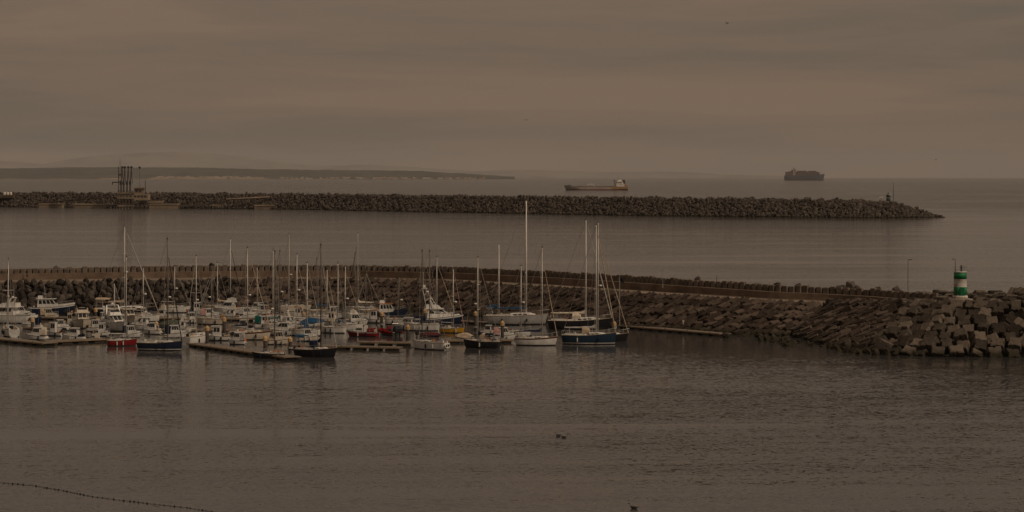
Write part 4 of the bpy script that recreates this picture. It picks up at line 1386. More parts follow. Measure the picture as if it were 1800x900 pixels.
def motorboat(label, x0, x1, wl, deg, kind, hull='white', cab='white', canopy=None, fly=False, arch_=False, ob=False, band=None, boot='anti', minL=0, hgt=1.0, tarp=None, top=None):
    a = R(deg)
    rr = random.Random(int(x0 * 13 + wl * 3))
    br = .36 if kind != 'trawler' else .3
    q, L = place(x0, x1, wl, a, br)
    L = max(L, minL)
    B = min(L * br, 4.6)
    nm = {'cruiser': 'motor_cruiser', 'wheelhouse': 'wheelhouse_boat', 'open': 'open_boat', 'rib': 'inflatable_boat', 'trawler': 'trawler_yacht', 'launch': 'launch'}[kind]
    root = thing(nm, q, a, label, 'motor boat', MOTG)
    Fm = {'cruiser': .095 * L + .28, 'wheelhouse': .08 * L + .3, 'open': .07 * L + .22, 'rib': .5, 'trawler': .09 * L + .5, 'launch': .075 * L + .3}[kind]
    if kind == 'rib':
        B = L * .4
        h = Hull(L, B * .7, .45, False, .1, .06)
        h.build(root, 'grey')
        for sg in (-1, 1):
            pts = [(-L * .5, sg * B * .42, .5), (L * .15, sg * B * .42, .52), (L * .36, sg * B * .3, .6), (L * .5, 0, .78)]
            MB().tube(pts[0], pts[1], .24, .25, 8).tube(pts[1], pts[2], .25, .24, 8).tube(pts[2], pts[3], .24, .2, 8).build('tube', canvas(hull), root, True)
        MB().box((-.05 * L, 0, .95), (.7, .7, .95), 0, 0, .8).build('console', paint('red' if hull == 'red' else 'white'), root)
        MB().box((-.22 * L, 0, .75), (.6, .9, .5)).build('seat', rubber, root)
        mb = MB()
        for sg in (-1, 1): mb.tube((-.42 * L, sg * .6, .5), (-.42 * L, sg * .5, 1.9), .03)
        mb.tube((-.42 * L, -.5, 1.9), (-.42 * L, .5, 1.9), .03); mb.build('frame', steel_m, root)
        outboard(root, -L * .5, .25, 1.5, y=.3); outboard(root, -L * .5, .25, 1.5, y=-.3)
        return root
    h = Hull(L, B, Fm * hgt, False, .2, .1, 0).build(root, hull, band, boot)
    wm = paint(cab)
    F_ = h.F
    if kind == 'cruiser':
        xa, xf = -.22 * L, .30 * L
        w0, w1 = h.w(.3) * .80, h.w(.8) * .62
        zb, zt = F_ - .02, F_ + (1.15 + .02 * L) * hgt
        rows = cabin_loft(xa, xf, w0, w1, zb, zt, .42, .06)
        cb_ = MB().loft(rows).build('cabin', wm, root)
        for f in (0, 2):
            for j in range(3):
                u0 = .08 + j * .29
                quad_on(rows, f, u0, u0 + .25, .12, .82).build('window', glass_d, cb_)
        for j in range(2):
            quad_on(rows, 1, .06 + j * .47, .47 + j * .47, .1, .9).build('windscreen', glass_d, cb_)
        rf = MB().box((lerp(xa, xf, .28), 0, zt + .05), ((xf - xa) * .72, w0 * 2.0, .1)).build('hardtop', wm, cb_)
        # foredeck trunk
        r2 = [[(xf - .3, w1 * .9, F_), (.44 * L, w1 * .25, h.z(.92)), (.44 * L, -w1 * .25, h.z(.92)), (xf - .3, -w1 * .9, F_)],
              [(xf - .3, w1 * .7, F_ + .5), (.40 * L, w1 * .15, h.z(.9) + .22), (.40 * L, -w1 * .15, h.z(.9) + .22), (xf - .3, -w1 * .7, F_ + .5)]]
        MB().loft(r2).build('foredeck_trunk', wm, root)
        if fly:
            r3 = cabin_loft(xa - .02 * L, lerp(xa, xf, .55), w0 * .88, w0 * .72, zt + .1, zt + .75, .25, .02, .95)
            fl_ = MB().loft(r3, cap1=False).build('flybridge', wm, root)
            MB().box((lerp(xa, xf, .18), 0, zt + .5), (.5, 1.0, .7)).build('helm_seat', canvas('cream'), fl_)
            quad_on(r3, 1, .05, .95, .4, 1.25).build('windscreen', glass_d, fl_)
            zt2 = zt + .75
        else:
            zt2 = zt
        if arch_:
            mb = MB()
            xr = xa + .05 * L
            for sg in (-1, 1):
                mb.loft([[(xr + .5, sg * w0 * .95, zt2 - .6), (xr + .9, sg * w0 * .95, zt2 - .6), (xr + .9, sg * w0 * .85, zt2 - .6), (xr + .5, sg * w0 * .85, zt2 - .6)],
                         [(xr, sg * w0 * .8, zt2 + .8), (xr + .3, sg * w0 * .8, zt2 + .8), (xr + .3, sg * w0 * .7, zt2 + .8), (xr, sg * w0 * .7, zt2 + .8)]])
            mb.box((xr + .15, 0, zt2 + .85), (.32, w0 * 1.62, .1)); mb.lathe([(.02, 0), (.25, .03), (.28, .12), (.02, .26)], 10, (xr + .15, 0, zt2 + .9))
            mb.tube((xr, .4, zt2 + .9), (xr - .2, .4, zt2 + 2.6), .015, n=4)
            mb.build('radar_arch', wm, root)
        if canopy:
            MB().loft(arch(-.46 * L, xa + .1, w0 * .95, F_ + .2, zt - F_ - .1, lean=0, sq=.45), closed=False, cap0=True, cap1=False).build('canopy', canvas(canopy), root)
        else:
            mb = MB().box((-.36 * L, 0, F_ + .15), (.24 * L, B * .62, .28)); mb.build('cockpit_seat', canvas(rr.choice(['cream', 'tan', 'navy', 'grey'])), root)
        rails(h, root, .52, .97, .6, 6, 'bow_rail')
        MB().box((-.52 * L, 0, .3), (.1 * L, B * .8, .1)).build('swim_platform', wm, root)
    elif kind == 'wheelhouse':
        xa, xf = -.12 * L, .20 * L
        w0 = h.w(.5) * .68
        zb, zt = F_ - .02, F_ + 1.55 * hgt
        rows = cabin_loft(xa, xf, w0, w0 * .9, zb, zt, .12, .03, .95)
        cb_ = MB().loft(rows).build('wheelhouse', wm, root)
        for f in (0, 2):
            for j in range(2):
                quad_on(rows, f, .1 + .43 * j, .46 + .43 * j, .05, .8).build('window', glass_d, cb_)
        for f in (1,):
            for j in range(2):
                quad_on(rows, f, .06 + .47 * j, .47 + .47 * j, .05, .85).build('windscreen', glass_d, cb_)
        MB().box(((xa + xf) / 2 + .05, 0, zt + .05), ((xf - xa) * 1.12, w0 * 2.1, .1)).build('roof', paint(top) if top else wm, cb_)
        MB().box((.31 * L, 0, F_ + .18), (.2 * L, w0 * 1.3, .42), 0, 0, .8).build('fore_locker', wm, root)
        mb = MB().tube((xa + .3, 0, zt), (xa + .3, 0, zt + 1.8), .03, .02); mb.tube((xa + .3, -.4, zt + 1.1), (xa + .3, .4, zt + 1.1), .018)
        mb.build('signal_mast', galv, root)
        MB().box((-.34 * L, 0, F_ + .1), (.2 * L, B * .5, .4)).build('fish_box', canvas(rr.choice(['midblue', 'tan', 'orange', 'grey'])), root)
        rails(h, root, .55, .97, .55, 5, 'bow_rail')
        if ob: outboard(root, -L * .5, F_ * .4, 1.25)
    elif kind == 'open':
        mb = MB()
        if tarp:
            rows = []
            for t, k in ((.03, .25), (.12, .6), (.35, 1), (.6, .95), (.85, .6), (.97, .15)):
                w = h.w(t) * 1.02; z = h.z(t) + .03
                pk = z + .75 * k * hgt + rr.uniform(-.06, .06)
                rows.append([(h.x(t), w, z - .12), (h.x(t), w * .95, z + .05), (h.x(t), w * .4, lerp(z, pk, .7)), (h.x(t), 0, pk), (h.x(t), -w * .4, lerp(z, pk, .7)), (h.x(t), -w * .95, z + .05), (h.x(t), -w, z - .12)])
            MB().loft(rows, closed=False).build('tarpaulin', canvas(tarp), root)
        else:
            MB().box((0, 0, F_ + .35), (.7, .75, .75), 0, 0, .8).build('console', wm, root)
            MB().loft([[(.42, .33, F_ + .7), (.42, -.33, F_ + .7), (.38, -.33, F_ + .7), (.38, .33, F_ + .7)], [(.18, .3, F_ + 1.15), (.18, -.3, F_ + 1.15), (.14, -.3, F_ + 1.15), (.14, .3, F_ + 1.15)]]).build('windscreen', glass_d, root)
            for x in (-.3, .28):
                MB().box((x * L, 0, F_ + .05), (.4, B * .75, .16)).build('thwart', teak_m, root)
            MB().box((-.1 * L, 0, F_ + .02), (.62 * L, B * .6, .04)).build('sole', deck_m, root)
        outboard(root, -L * .5, F_ * .45, 1.1)
    elif kind == 'launch':
        xa, xf = -.05 * L, .3 * L
        rows = cabin_loft(xa, xf, h.w(.5) * .7, h.w(.8) * .6, F_ - .02, F_ + .75, .3, .05)
        cb_ = MB().loft(rows).build('cuddy', wm, root)
        for f in (0, 2):
            quad_on(rows, f, .1, .8, .0, .7).build('window', glass_d, cb_)
        MB().box((-.12 * L, 0, F_ + .55), (.5, .8, 1.0), 0, 0, .85).build('console', wm, root)
        MB().box((-.3 * L, 0, F_ + .35), (.26 * L, B * .55, .6), 0, 0, .85).build('engine_box', canvas('red'), root)
        mb = MB().tube((-.1 * L, 0, F_), (-.1 * L, 0, F_ + 2.6), .03, .02).build('signal_mast', galv, root)
        rails(h, root, .1, .97, .6, 8, 'guard_rail')
    elif kind == 'trawler':
        xa, xf = -.30 * L, .16 * L
        w0 = h.w(.4) * .72
        z1 = F_ + .02
        rows = cabin_loft(xa, xf, w0, w0 * .92, z1 - .05, z1 + 1.5 * hgt, .28, .04, .94)
        cb_ = MB().loft(rows).build('deckhouse', wm, root)
        for f in (0, 2):
            for j in range(4):
                quad_on(rows, f, .06 + .23 * j, .24 + .23 * j, .0, .8).build('window', glass_d, cb_)
        for j in range(3):
            quad_on(rows, 1, .05 + .31 * j, .33 + .31 * j, .05, .85).build('windscreen', glass_d, cb_)
        MB().box((lerp(xa, xf, .4), 0, z1 + 1.5 * hgt + .05), ((xf - xa) * .9, w0 * 2.05, .1)).build('roof', paint(top) if top else wm, cb_)
        mb = MB()
        xm = lerp(xa, xf, .35)
        mb.tube((xm, 0, z1 + 1.5), (xm - .2, 0, z1 + 4.2), .05, .03); mb.tube((xm, -.8, z1 + 2.9), (xm, .8, z1 + 2.9), .03)
        mb.box((xm, 0, z1 + 2.4), (.3, 1.2, .16)); mb.build('signal_mast', galv, root)
        MB().box((xa + .5, 0, z1 + 1.85 * hgt), (.9, 1.2, .55), 0, 0, .85).build('roof_locker', wm, root)
        rails(h, root, .3, .97, .75, 9)
        # bulwark forward
        mb = MB()
        for sg in (-1, 1):
            rows = []
            for i in range(8):
                t = .6 + .4 * i / 7
                z = h.z(t)
                rows.append([(h.x(t), sg * h.w(t), z - .05), (h.x(t) + .03, sg * h.w(t) * 1.01, z + .32), (h.x(t) + .03, sg * h.w(t) * .96, z + .32), (h.x(t), sg * h.w(t) * .96, z - .05)])
            mb.loft(rows)
        mb.build('bulwark', paint(band or hull), root)
    fenders(h, root, (.35, .6), -1 if math.cos(a) > 0 else 1, rr)
    if rr.random() < .55:
        MB().tube((-.1 * L, .3, F_ + 1.0), (-.16 * L, .3, F_ + rr.uniform(2.8, 4.5)), .016, .008, 4).build('aerial', galv, root)
    for j in range(2):
        c = (rr.uniform(-.45, -.26) * L, rr.uniform(-.22, .22) * B, F_ + .22)
        MB().box(c, (rr.uniform(.3, .6), rr.uniform(.3, .5), rr.uniform(.2, .5)), 0, rr.uniform(0, 3), .85).build('deck_bag', canvas(rr.choice(['tan', 'navy', 'grey', 'orange', 'cream', 'brown', 'black', 'tan'])), root)
    return root

# ---- front row and named yachts
def oval_transom(root, h, L, B):
    # pale moulded ring round a two-part opening in the stern
    x = h.x(0) - .06
    zc = h.F * .62
    mb = MB()
    pts = [(x, math.cos(t) * B * .30, zc + math.sin(t) * h.F * .30) for t in [k * 2 * math.pi / 20 for k in range(21)]]
    mb.path(pts, .085, 6); mb.tube((x, 0, zc - h.F * .28), (x, 0, zc + h.F * .28), .07)
    o = mb.build('transom_ring', paint('white'), root)
    for sg in (-1, 1):
        ring = [(x + .04, sg * B * .03 + sg * abs(math.cos(t)) * B * .25, zc + math.sin(t) * h.F * .26) for t in [-1.5 + k * 3.0 / 8 for k in range(9)]]
        MB().loft([ring, [(p[0] - .03, p[1], p[2]) for p in ring]]).build('opening', rubber, o)
sailboat('red hulled sailing boat at the end of the left pontoon', 187, 243, 609, 18, 'red', 222, 452, None, None, freeb=.95, mastm=alu)
sailboat('navy sailing boat with a white waterline stripe, right of the red hulled one', 239, 324, 617, -12, 'navy', 294, 420, None, 'black', boot='white', mastm=alu_d, freeb=1.0)
sailboat('small low black sailing boat tucked behind the outer end of the diagonal pontoon', 440, 502, 631, 166, 'black', 483, 442, None, None, freeb=.75, wheel=False, mastm=alu_d)
sailboat('black sailing boat with a blue canopy at the end of the middle pontoon', 514, 597, 629, -20, 'black', 564, 430, 'navy', 'grey', hood='navy', bimini='midblue', mastm=alu_d, mast_r=1.25)
sailboat('white sailing boat showing a ringed oval stern, front row', 718, 792, 616, 146, 'white', 742, 441, None, None, wheel=False, mastm=alu_d, extra=oval_transom)
sailboat('black sailing boat with a cluttered stern and tan awning beside a pile', 811, 882, 613, 160, 'black', 840, 452, 'navy', None, hood='tan', mastm=alu)
sailboat('white sailing boat with navy sail cover left of the blue hulled yacht', 905, 982, 608, -10, 'white', 953, 435, 'navy', 'tan', band='maroon', mastm=alu)
sailboat('blue hulled plumb bow yacht at the right end of the marina', 986, 1085, 606, -8, 'blue', 1048, 395, 'grey', 'tan', boot='white', freeb=1.1, hood='tan', mastm=alu, mast_r=1.2)
sailboat('large grey ketch with blue sail covers in the back row', 848, 966, 571, -6, 'grey', 925, 353, 'midblue', None, mizzen=(877, 430), freeb=.95, teak=True, mastm=alu_w, mast_r=1.35)
sailboat('bright yellow hulled sailing boat near the motor yacht', 772, 818, 586, -14, 'yellow', 797, 472, None, 'pink', freeb=.85, wheel=False, mastm=alu)
sailboat('long white sailing boat with a dark stripe and navy boom cover', 399, 479, 598, -8, 'cream', 435, 436, 'navy', 'tan', band='maroon', mastm=alu)
sailboat('white sailing boat seen end on behind the start of the diagonal pontoon', 328, 362, 606, 72, 'white', 345, 450, None, None, mastm=alu, minL=8)
sailboat('white sailing boat between the blue canopied yacht and the red launch', 556, 610, 586, 168, 'white', 594, 463, 'midblue', None, mastm=alu_w)
sailboat('white sailing boat with a navy sprayhood behind the ringed stern boat', 708, 774, 582, 172, 'white', 755, 441, None, None, hood='navy', mastm=alu_d)
sailboat('white sailing boat seen from astern at the left edge', 1, 36, 592, 110, 'white', 12, 455, None, 'grey', mastm=alu, minL=8)
sailboat('black hulled yacht with a white boom lying behind the blue hulled one', 962, 1078, 580, -4, 'black', 1030, 387, 'cream', 'grey', freeb=1.0, mastm=alu_w, hood='cream')
sailboat('dark hulled yacht whose bow shows right of the blue hulled one', 1030, 1106, 601, -4, 'black', 1042, 391, 'black', 'tan', mastm=alu, freeb=.95)
sailboat('long dark wooden sailing boat with brown sail cover in the left back row', 163, 278, 560, -4, 'black', 219, 398, 'tan', 'grey', freeb=1.05, mastm=alu, bimini='tan')
sailboat('white sailing boat with a dark rolled jib in the far row near the boulders', 372, 428, 543, -8, 'white', 405, 420, 'navy', 'black', mastm=alu_w)
sailboat('white sailing boat with a bare mast behind the green canopied boat', 452, 506, 566, 6, 'white', 480, 440, None, None, mastm=alu)
sailboat('white sailing boat with teal cover two masts left of the black front yacht', 462, 528, 582, -6, 'white', 492, 441, 'teal', None, mastm=alu_d)
sailboat('cream sailing boat with the tallest mast of the far middle row', 488, 548, 549, 8, 'cream', 508, 412, 'navy', None, mastm=alu)
sailboat('white sailing boat with a grey rolled jib behind the blue canopy', 496, 548, 570, -6, 'white', 522, 447, None, 'grey', mastm=alu_w)
sailboat('grey sailing boat directly behind the black front yacht', 532, 584, 556, 172, 'grey', 557, 455, 'midblue', None, mastm=alu_d)
sailboat('small white sailing boat left of the tall pale mast in the far row', 598, 650, 562, 174, 'white', 624, 448, None, None, mastm=alu_d)
sailboat('white sailing boat with a tall pale mast and jib rolled to the left', 606, 660, 551, 176, 'white', 629, 410, 'cream', 'black', mastm=alu_w)
sailboat('white sailing boat in the back row behind the navy striped one', 280, 336, 550, -4, 'white', 307, 468, None, None, mastm=alu)
sailboat('white sailing boat mostly hidden between the ketch and the navy covered one', 878, 934, 592, -8, 'white', 916, 467, 'black', None, mastm=alu, freeb=.8)

sailboat('white sailing boat hidden behind the left cluster with a short mast', 178, 222, 572, 170, 'white', 201, 498, 'navy', None, mastm=alu)
sailboat('cream sailing boat in the back row between the boulders and the rough slabs', 352, 404, 548, 172, 'cream', 382, 462, 'tan', 'grey', mastm=alu_w)
sailboat('white sailing boat with grey sail cover near the far middle row', 424, 476, 556, 174, 'white', 452, 470, 'grey', 'tan', mastm=alu)
sailboat('white sailing boat with a blue sprayhood just left of the black front yacht', 516, 566, 591, -8, 'white', 540, 462, 'midblue', 'grey', hood='midblue', mastm=alu_w)
sailboat('white sailing boat with a tan rolled jib behind the red launch', 588, 640, 581, -6, 'white', 607, 468, 'navy', 'tan', mastm=alu)
sailboat('grey sailing boat in the back row right of the tall pale mast', 622, 676, 556, 172, 'grey', 643, 480, None, 'grey', mastm=alu_d)
sailboat('white sailing boat in the back row directly behind the navy motor yacht', 742, 800, 561, -6, 'white', 768, 452, 'midblue', 'tan', mastm=alu)
# ---- motor boats
motorboat('navy hulled trawler yacht with a white deckhouse below the boulders', 50, 132, 553, 2, 'trawler', 'navy', 'white', band='white')
motorboat('large white flybridge cruiser cut by the left edge', -18, 30, 568, 172, 'cruiser', 'white', fly=True, arch_=True, minL=11)
motorboat('white cabin boat behind the left pile', 36, 74, 578, 176, 'cruiser', 'white', canopy='navy')
motorboat('white wheelhouse boat left of the blue dinghy', 78, 112, 591, 165, 'wheelhouse', 'white', 'white', ob=True)
motorboat('small wheelhouse boat with a rounded cream roof behind the blue dinghy', 108, 136, 573, 8, 'wheelhouse', 'white', 'cream', top='cream')
motorboat('cream flybridge cruiser seen bow on in the left cluster', 131, 158, 577, -78, 'cruiser', 'cream', 'cream', fly=True, minL=8.5)
motorboat('small blue dinghy at the left pontoon', 126, 147, 592, 5, 'open', 'midblue', 'white')
motorboat('white cabin cruiser with tinted side windows left of the fishing tower boat', 152, 188, 583, -8, 'cruiser', 'white')
motorboat('low dark brown open boat alongside the left pontoon', 150, 192, 600, 178, 'open', 'brown', 'cream')
motorboat('white fishing cruiser with a high flybridge behind the red sailing boat', 186, 218, 582, -62, 'cruiser', 'white', fly=True, arch_=True, minL=9)
motorboat('cream motor boat bow on left of the sleek white cruiser', 212, 240, 569, -66, 'cruiser', 'cream', 'cream', minL=8)
motorboat('sleek white cruiser with wide windows behind the navy striped yacht', 226, 274, 580, 170, 'cruiser', 'white', arch_=True)
motorboat('small white launch in the back row under the rolled jibs', 240, 268, 560, 4, 'cruiser', 'white')
motorboat('boat under a grey green tarpaulin behind the navy striped yacht', 280, 322, 577, 4, 'open', 'green', tarp='green', hgt=1.1)
motorboat('white day boat with a dark canopy left of the lone end on sailing boat', 288, 330, 594, 4, 'cruiser', 'white', canopy='navy')
motorboat('white cabin cruiser right of the tarpaulin covered boat', 324, 354, 568, 6, 'cruiser', 'white')
motorboat('white wheelhouse boat with two dark windows and a black outboard behind the pile', 364, 402, 599, 178, 'wheelhouse', 'white', 'white', ob=True, minL=4)
motorboat('white boat with pink awning in the middle of the cluster', 352, 388, 562, 4, 'cruiser', 'white', canopy='pink')
motorboat('white cruiser with long dark windows left of the green canopied boat', 386, 424, 563, 170, 'cruiser', 'white', arch_=True)
motorboat('long low white motor boat in the far row by the white canvas', 372, 430, 552, 176, 'cruiser', 'white', fly=True)
motorboat('white hardtop boat in front of the far row sailing boats', 418, 452, 560, 5, 'cruiser', 'white', canopy='grey')
motorboat('motor boat with a bright green canopy behind the long white sailing boat', 446, 492, 577, 4, 'cruiser', 'white', canopy='teal')
motorboat('white cruiser with a row of side windows beside the teal covered sailing boat', 470, 524, 590, 176, 'cruiser', 'white')
motorboat('cream day boat just behind the small black sailing boat', 470, 514, 606, 4, 'cruiser', 'cream', 'cream')
motorboat('white wheelhouse boat with an orange gear box in the far middle row', 504, 540, 563, 4, 'wheelhouse', 'white', 'white', top='orange')
motorboat('motor boat under a bright blue tarpaulin behind the black front yacht', 526, 572, 575, 4, 'open', 'white', tarp='midblue', hgt=1.15)
motorboat('cream cabin boat right of the blue tarpaulin, with round fenders', 566, 602, 572, 174, 'wheelhouse', 'cream', 'cream')
motorboat('two tier white cruiser with dark windows behind the red launch', 604, 648, 573, 6, 'cruiser', 'white', fly=True)
motorboat('red hulled launch with a white cuddy in the middle of the marina', 607, 666, 592, 172, 'launch', 'red', 'white', boot='anti', band='white')
motorboat('red inflatable with large black outboards right of the red launch', 664, 702, 590, 120, 'rib', 'red', minL=5.5)
motorboat('navy pilot boat with a white wheelhouse and orange roof gear', 654, 716, 560, 4, 'trawler', 'navy', 'white', band='navy', top='orange')
motorboat('small white tender with orange gear below the pilot boat', 640, 676, 568, 176, 'wheelhouse', 'white', 'white', top='orange')
motorboat('white cabin cruiser with a rounded hardtop left of the navy motor yacht', 692, 738, 580, 176, 'cruiser', 'white')
yacht = motorboat('navy motor yacht with white superstructure and a lattice mast behind the yellow boat', 724, 816, 573, 3, 'cruiser', 'navy', 'white', fly=True, arch_=True, band='white', hgt=1.15)
motorboat('dark red small boat half hidden behind the ringed stern sailing boat', 736, 776, 594, 4, 'open', 'maroon', tarp='maroon', hgt=.7)
motorboat('white tender with a folded cover left of the cluttered black sailing boat', 798, 836, 600, 172, 'open', 'white', tarp='tan')
motorboat('small motor boat with a pink awning right of the tallest pile', 866, 908, 598, 6, 'cruiser', 'white', canopy='pink')
motorboat('dark low boat in the back row right of the trawler yacht', 118, 160, 556, 4, 'open', 'black', tarp='brown')
motorboat('white cruiser in the back row left of the far row sailing boats', 432, 470, 551, 176, 'cruiser', 'white', canopy='navy')
motorboat('grey open boat between the piles of the left cluster', 36, 66, 566, 6, 'open', 'grey', tarp='cream')
motorboat('white cabin boat with an orange lifebuoy left of the cream bow on cruiser', 92, 124, 582, 6, 'cruiser', 'white')
motorboat('white sports cruiser at the outer side of the left cluster', 44, 84, 598, 172, 'cruiser', 'white', canopy='cream')
motorboat('white cabin boat in the gap left of the brown open boat', 108, 150, 599, 174, 'cruiser', 'white')
motorboat('white wheelhouse boat with a blue fish box behind the brown open boat', 160, 194, 592, 6, 'wheelhouse', 'white', 'white')
motorboat('cream cabin boat below the trawler yacht', 70, 104, 562, 4, 'cruiser', 'cream', 'cream', canopy='tan')
motorboat('white hardtop cruiser under the wooden sailing boat boom', 168, 206, 569, 4, 'cruiser', 'white', arch_=True)
motorboat('white motor boat with navy canopy behind the red sailing boat stern', 214, 250, 594, 6, 'cruiser', 'white', canopy='navy')
motorboat('white runabout just left of the tarpaulin covered boat', 250, 284, 588, 174, 'cruiser', 'white')
motorboat('white flybridge boat in the back row right of the rolled jibs', 266, 300, 563, 174, 'cruiser', 'white', fly=True)
motorboat('grey wheelhouse boat in the back row near the first rough slabs', 328, 362, 553, 4, 'wheelhouse', 'grey', 'white')
motorboat('white cabin boat behind the cream hulled sailing boat mast', 408, 446, 583, 174, 'cruiser', 'white')
motorboat('white hardtop boat right of the green canopied boat', 492, 530, 577, 4, 'cruiser', 'white', arch_=True)
motorboat('small cream cruiser behind the thin reddish pile', 524, 560, 600, 4, 'cruiser', 'cream', 'white')
motorboat('white wheelhouse boat behind the tall pale mast', 566, 604, 561, 4, 'wheelhouse', 'white', 'white')
motorboat('white tender moored inside the finger left of the navy covered sailing boat', 842, 872, 592, 172, 'cruiser', 'white')
sailboat('white sailing boat whose mast stands just left of the navy striped one', 226, 282, 566, -6, 'white', 252, 470, None, 'tan', mastm=alu)
sailboat('cream sailing boat behind the white boat with pink awning', 342, 398, 571, 172, 'cream', 372, 476, 'grey', 'grey', mastm=alu_d)
sailboat('white sailing boat with the mast midway between two dark far row masts', 538, 592, 566, -6, 'white', 575, 474, 'tan', 'tan', mastm=alu)
sailboat('small white sailing boat right of the pilot boat stern', 676, 726, 571, -6, 'white', 702, 486, 'navy', None, mastm=alu_d)
motorboat('white runabout between the long white sailing boat and the wheelhouse boat', 400, 432, 606, 174, 'cruiser', 'white', canopy='grey')
motorboat('white cabin boat squeezed behind the trawler yacht stern', 20, 56, 558, 4, 'cruiser', 'white')
motorboat('white hardtop cruiser behind the navy striped yacht bow', 300, 336, 585, 174, 'cruiser', 'white', arch_=True)
# lattice fishing mast of the navy yacht
mb = MB()
for sg in (-1, 1):
    mb.tube((-1.9, sg * .8, 2.6), (-2.6, sg * .45, 6.2), .05); mb.tube((-.2, sg * .8, 3.2), (-2.1, sg * .45, 6.2), .05)
    for k in range(3):
        mb.tube((-2.0 - k * .2, sg * .75, 3.2 + k * .9), (-.7 - k * .55, sg * .7, 3.9 + k * .9), .03)
mb.box((-2.3, 0, 6.25), (1.0, 1.2, .12)); mb.box((-2.3, 0, 6.6), (.5, .8, .4)); mb.tube((-2.4, 0, 6.2), (-2.5, 0, 9.0), .03)
mb.build('lattice_mast', paint('white'), yacht)

# ------------------------------------------------------------------ pontoons and piles
plank_m = mat('weathered_decking', (0.21, 0.17, 0.13), .9, .2, 1.5)
float_m = mat('float_concrete', (0.10, 0.085, 0.07), .9, .3, 1)
def pontoon(label, p0, p1, width=2.2, hgt=.5, cleats=True):
    a, b = P(*p0), P(*p1)
    d = b - a
    L = d.length
    t = thing('pontoon', a, math.atan2(d.y, d.x), label, 'pontoon', 'floating pontoons of the marina')
    # decking sections with floats under them
    n = max(2, int(L / 2.4))
    sec = MB().box((0, 0, hgt - .06), (L / n - .06, width, .12)).mesh('deck_section', plank_m)
    flo = MB().box((0, 0, hgt / 2 - .22), (L / n * .62, width * .86, hgt - .1)).mesh('float', float_m)
    for k in range(n):
        link('deck_section', sec, t, (L * (k + .5) / n, width / 2, 0))
        link('float', flo, t, (L * (k + .5) / n, width / 2, 0))
    mb = MB()
    for y in (0, width):
        mb.box((L / 2, y + (.05 if y else -.05), hgt - .12), (L, .09, .16))
    mb.build('fender_board', teak_m, t)
    for k in range(max(2, int(L / 5))):
        MB().box((L * (k + .5) / max(2, int(L / 5)), .25, hgt + .08), (.35, .1, .14)).build('cleat', galv, t)
    return t
pontoon('pontoon end slanting from the left edge', (-40, 598), (76, 609), 2.4)
pontoon('pontoon along the left cluster up to the red sailing boat', (76, 606.5), (190, 601), 2.4)
pontoon('diagonal pontoon right of the navy striped yacht', (328, 609), (501, 634), 2.4)
pontoon('pontoon behind the black front yacht', (500, 612), (700, 617), 1.8)
pontoon('pontoon finger left of the ringed stern sailing boat', (626, 606.5), (722, 608.5), 1.8)
pontoon('short finger pontoon beside the cluttered black sailing boat', (784, 604), (905, 603), 1.6)
pontoon('long empty pontoon below the breakwater right of the yachts', (1075, 576), (1266, 592), 2.2)
pontoon('finger pontoon deep in the left cluster', (40, 580.5), (130, 581.5), 1.6)
pontoon('middle walkway behind the second row of boats', (280, 584), (560, 587.5), 1.8)
pontoon('back walkway in front of the breakwater boats', (40, 562), (640, 566.5), 1.8)
pontoon('back walkway leading to the grey ketch', (640, 563), (850, 571), 1.8)
pile_m = mat('pile_steel', (0.045, 0.035, 0.028), .8, .3, 2)
cap_m = mat('pile_cap', (0.52, 0.34, 0.17), .7, .15, 2)
for px, base, top, lab in ((57, 592, 558, 'dark mooring pile beside the white boat near the left edge'), (168, 562, 541, 'mooring pile in the back row left of the wooden sailing boat'), (275, 583, 565, 'orange capped pile behind the sleek white cruiser'),
                           (364, 611, 573, 'tan capped pile at the start of the diagonal pontoon'), (394, 592, 557, 'dark pile behind the two windowed wheelhouse boat'), (466, 627, 590, 'tan capped pile on the diagonal pontoon'), (510, 617, 592, 'thin reddish pile left of the black front yacht'),
                           (546, 590, 577, 'orange capped pile behind the blue canopy'), (534, 566, 548, 'orange topped pile in the far middle row'), (671, 575, 548, 'orange topped pile in front of the pilot boat'), (717, 606, 571, 'tan capped pile left of the ringed stern sailing boat'),
                           (747, 569, 543, 'orange topped pile left of the navy motor yacht'), (836, 580, 547, 'tan capped pile right of the navy motor yacht'), (883, 601, 564, 'tan capped pile right of the cluttered black sailing boat'), (1080, 580, 565, 'orange topped pile at the near end of the long empty pontoon')):
    q = P(px, base)
    h = Zat(top, q.y)
    t = thing('mooring_pile', q, 0, lab, 'pile', 'mooring piles in the marina')
    MB().tube((0, 0, -2), (0, 0, h - .45), .26, .26, 10).build('shaft', pile_m, t, True)
    MB().lathe([(.3, h - .75), (.34, h - .7), (.34, h - .25), (.05, h + .05)], 10).build('cap', cap_m, t)
    MB().lathe([(.40, .35), (.42, .35), (.42, .6), (.40, .6)], 10).build('guide_collar', galv, t)
q = P(1089, 577)
t = pole('lamp_pole', 1089, 576, 487, q.y, .09, 'pale pole with a dark flag at the near end of the long empty pontoon', 'pole', flag=canvas('black'), m=galv)
for k, (px, py) in enumerate(((1123, 577.5), (1202, 583))):
    q = P(px, py)
    q.y += 1.2
    t = thing('service_pedestal', q + Vector((0, 0, .5)), 0, ['left', 'right'][k] + ' one of two small service posts on the long empty pontoon', 'pedestal')
    MB().tube((0, 0, 0), (0, 0, 1.1), .09, .08).build('post', white_p, t)
    MB().box((0, 0, 1.15), (.3, .2, .3)).build('head', white_p, t)

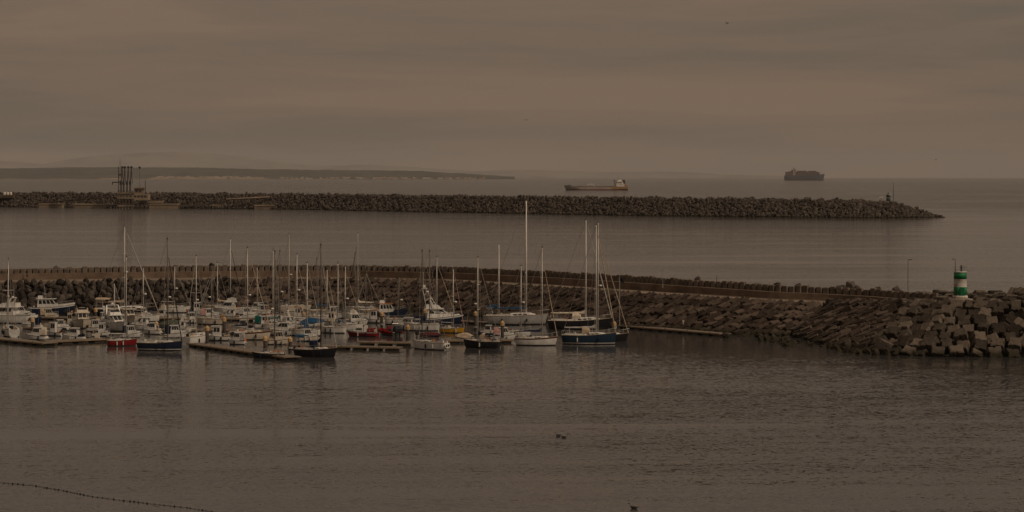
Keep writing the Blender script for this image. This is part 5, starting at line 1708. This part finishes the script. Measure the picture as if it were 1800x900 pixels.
# ------------------------------------------------------------------ floating boom and birds
bt = thing('float_line', (0, 0, 0), 0, 'string of small dark floats crossing the water at lower left', 'float line')
a = [(-30, 846), (60, 854), (110, 862.5), (160, 873), (215, 880), (270, 886.5), (330, 893), (392, 903)]
pts = [P(*p) for p in a]
MB().path([p + Vector((0, 0, .02)) for p in pts], .012, 5).build('rope', rubber, bt)
rb = random.Random(3)
fm = [MB().lathe([(.012, -s), (s, -s * .5), (s, s * .6), (.012, s)], 8).mesh('float', rubber) for s in (.035, .05, .07)]
acc = 0
for p, q in zip(pts[:-1], pts[1:]):
    L = (q - p).length
    x = rb.uniform(.1, .3)
    while x < L:
        o = link('float', fm[rb.randrange(3)], bt, p.lerp(q, x / L) + Vector((0, 0, .03)))
        x += rb.uniform(.42, .72)
feather = mat('dark_feathers', (0.03, 0.025, 0.022), .8, .2, 8)
def swim_bird(px, py, deg, s, label):
    t = thing('cormorant', P(px, py), R(deg), label, 'bird')
    rows = []
    for x, r_, z in ((-.34, .02, .10), (-.2, .09, .08), (0, .13, .07), (.16, .10, .09), (.25, .045, .14), (.29, .038, .24), (.30, .035, .32), (.34, .045, .37), (.40, .03, .37), (.50, .008, .36)):
        rows.append([(x * s, math.cos(k * 1.047) * r_ * s, (z + math.sin(k * 1.047) * r_) * s) for k in range(6)])
    MB().loft(rows).build('body', feather, t, True)
    return t
swim_bird(981, 766, 200, .85, 'left one of two dark birds swimming together in open water')
swim_bird(991, 769, 190, .8, 'right one of two dark birds swimming together in open water')
swim_bird(1114, 894, 160, 1.0, 'dark bird swimming alone at the bottom of the picture')
def fly_bird(px, py, d, s, deg, label):
    t = thing('gull', ((px - 900) / F * d, d, Zat(py, d)), R(deg), label, 'bird')
    rows = [[(x * s, math.cos(k * 1.047) * r_ * s, math.sin(k * 1.047) * r_ * s) for k in range(6)] for x, r_ in ((-.3, .02), (-.18, .06), (.05, .08), (.2, .05), (.28, .045), (.36, .01))]
    MB().loft(rows).build('body', feather, t, True)
    for sg in (-1, 1):
        w = [[(.12, sg * .05, .03), (-.08, sg * .05, .03), (-.08, sg * .05, .045), (.12, sg * .05, .045)], [(.14, sg * .35, .19), (-.04, sg * .35, .17), (-.04, sg * .35, .185), (.14, sg * .35, .205)], [(-.05, sg * .75, .1), (-.1, sg * .75, .1), (-.1, sg * .75, .11), (-.05, sg * .75, .11)]]
        MB().loft([[tuple(c * s for c in p) for p in q] for q in w]).build('wing', feather, t)
fly_bird(925, 211, 520, 1.0, 70, 'lone gull flying high in the middle of the sky')
fly_bird(1278, 41, 480, 1.0, -50, 'lone gull flying near the top of the sky')
fly_bird(1645, 281, 900, 1.0, 30, 'tiny distant gull low over the sea at the right')
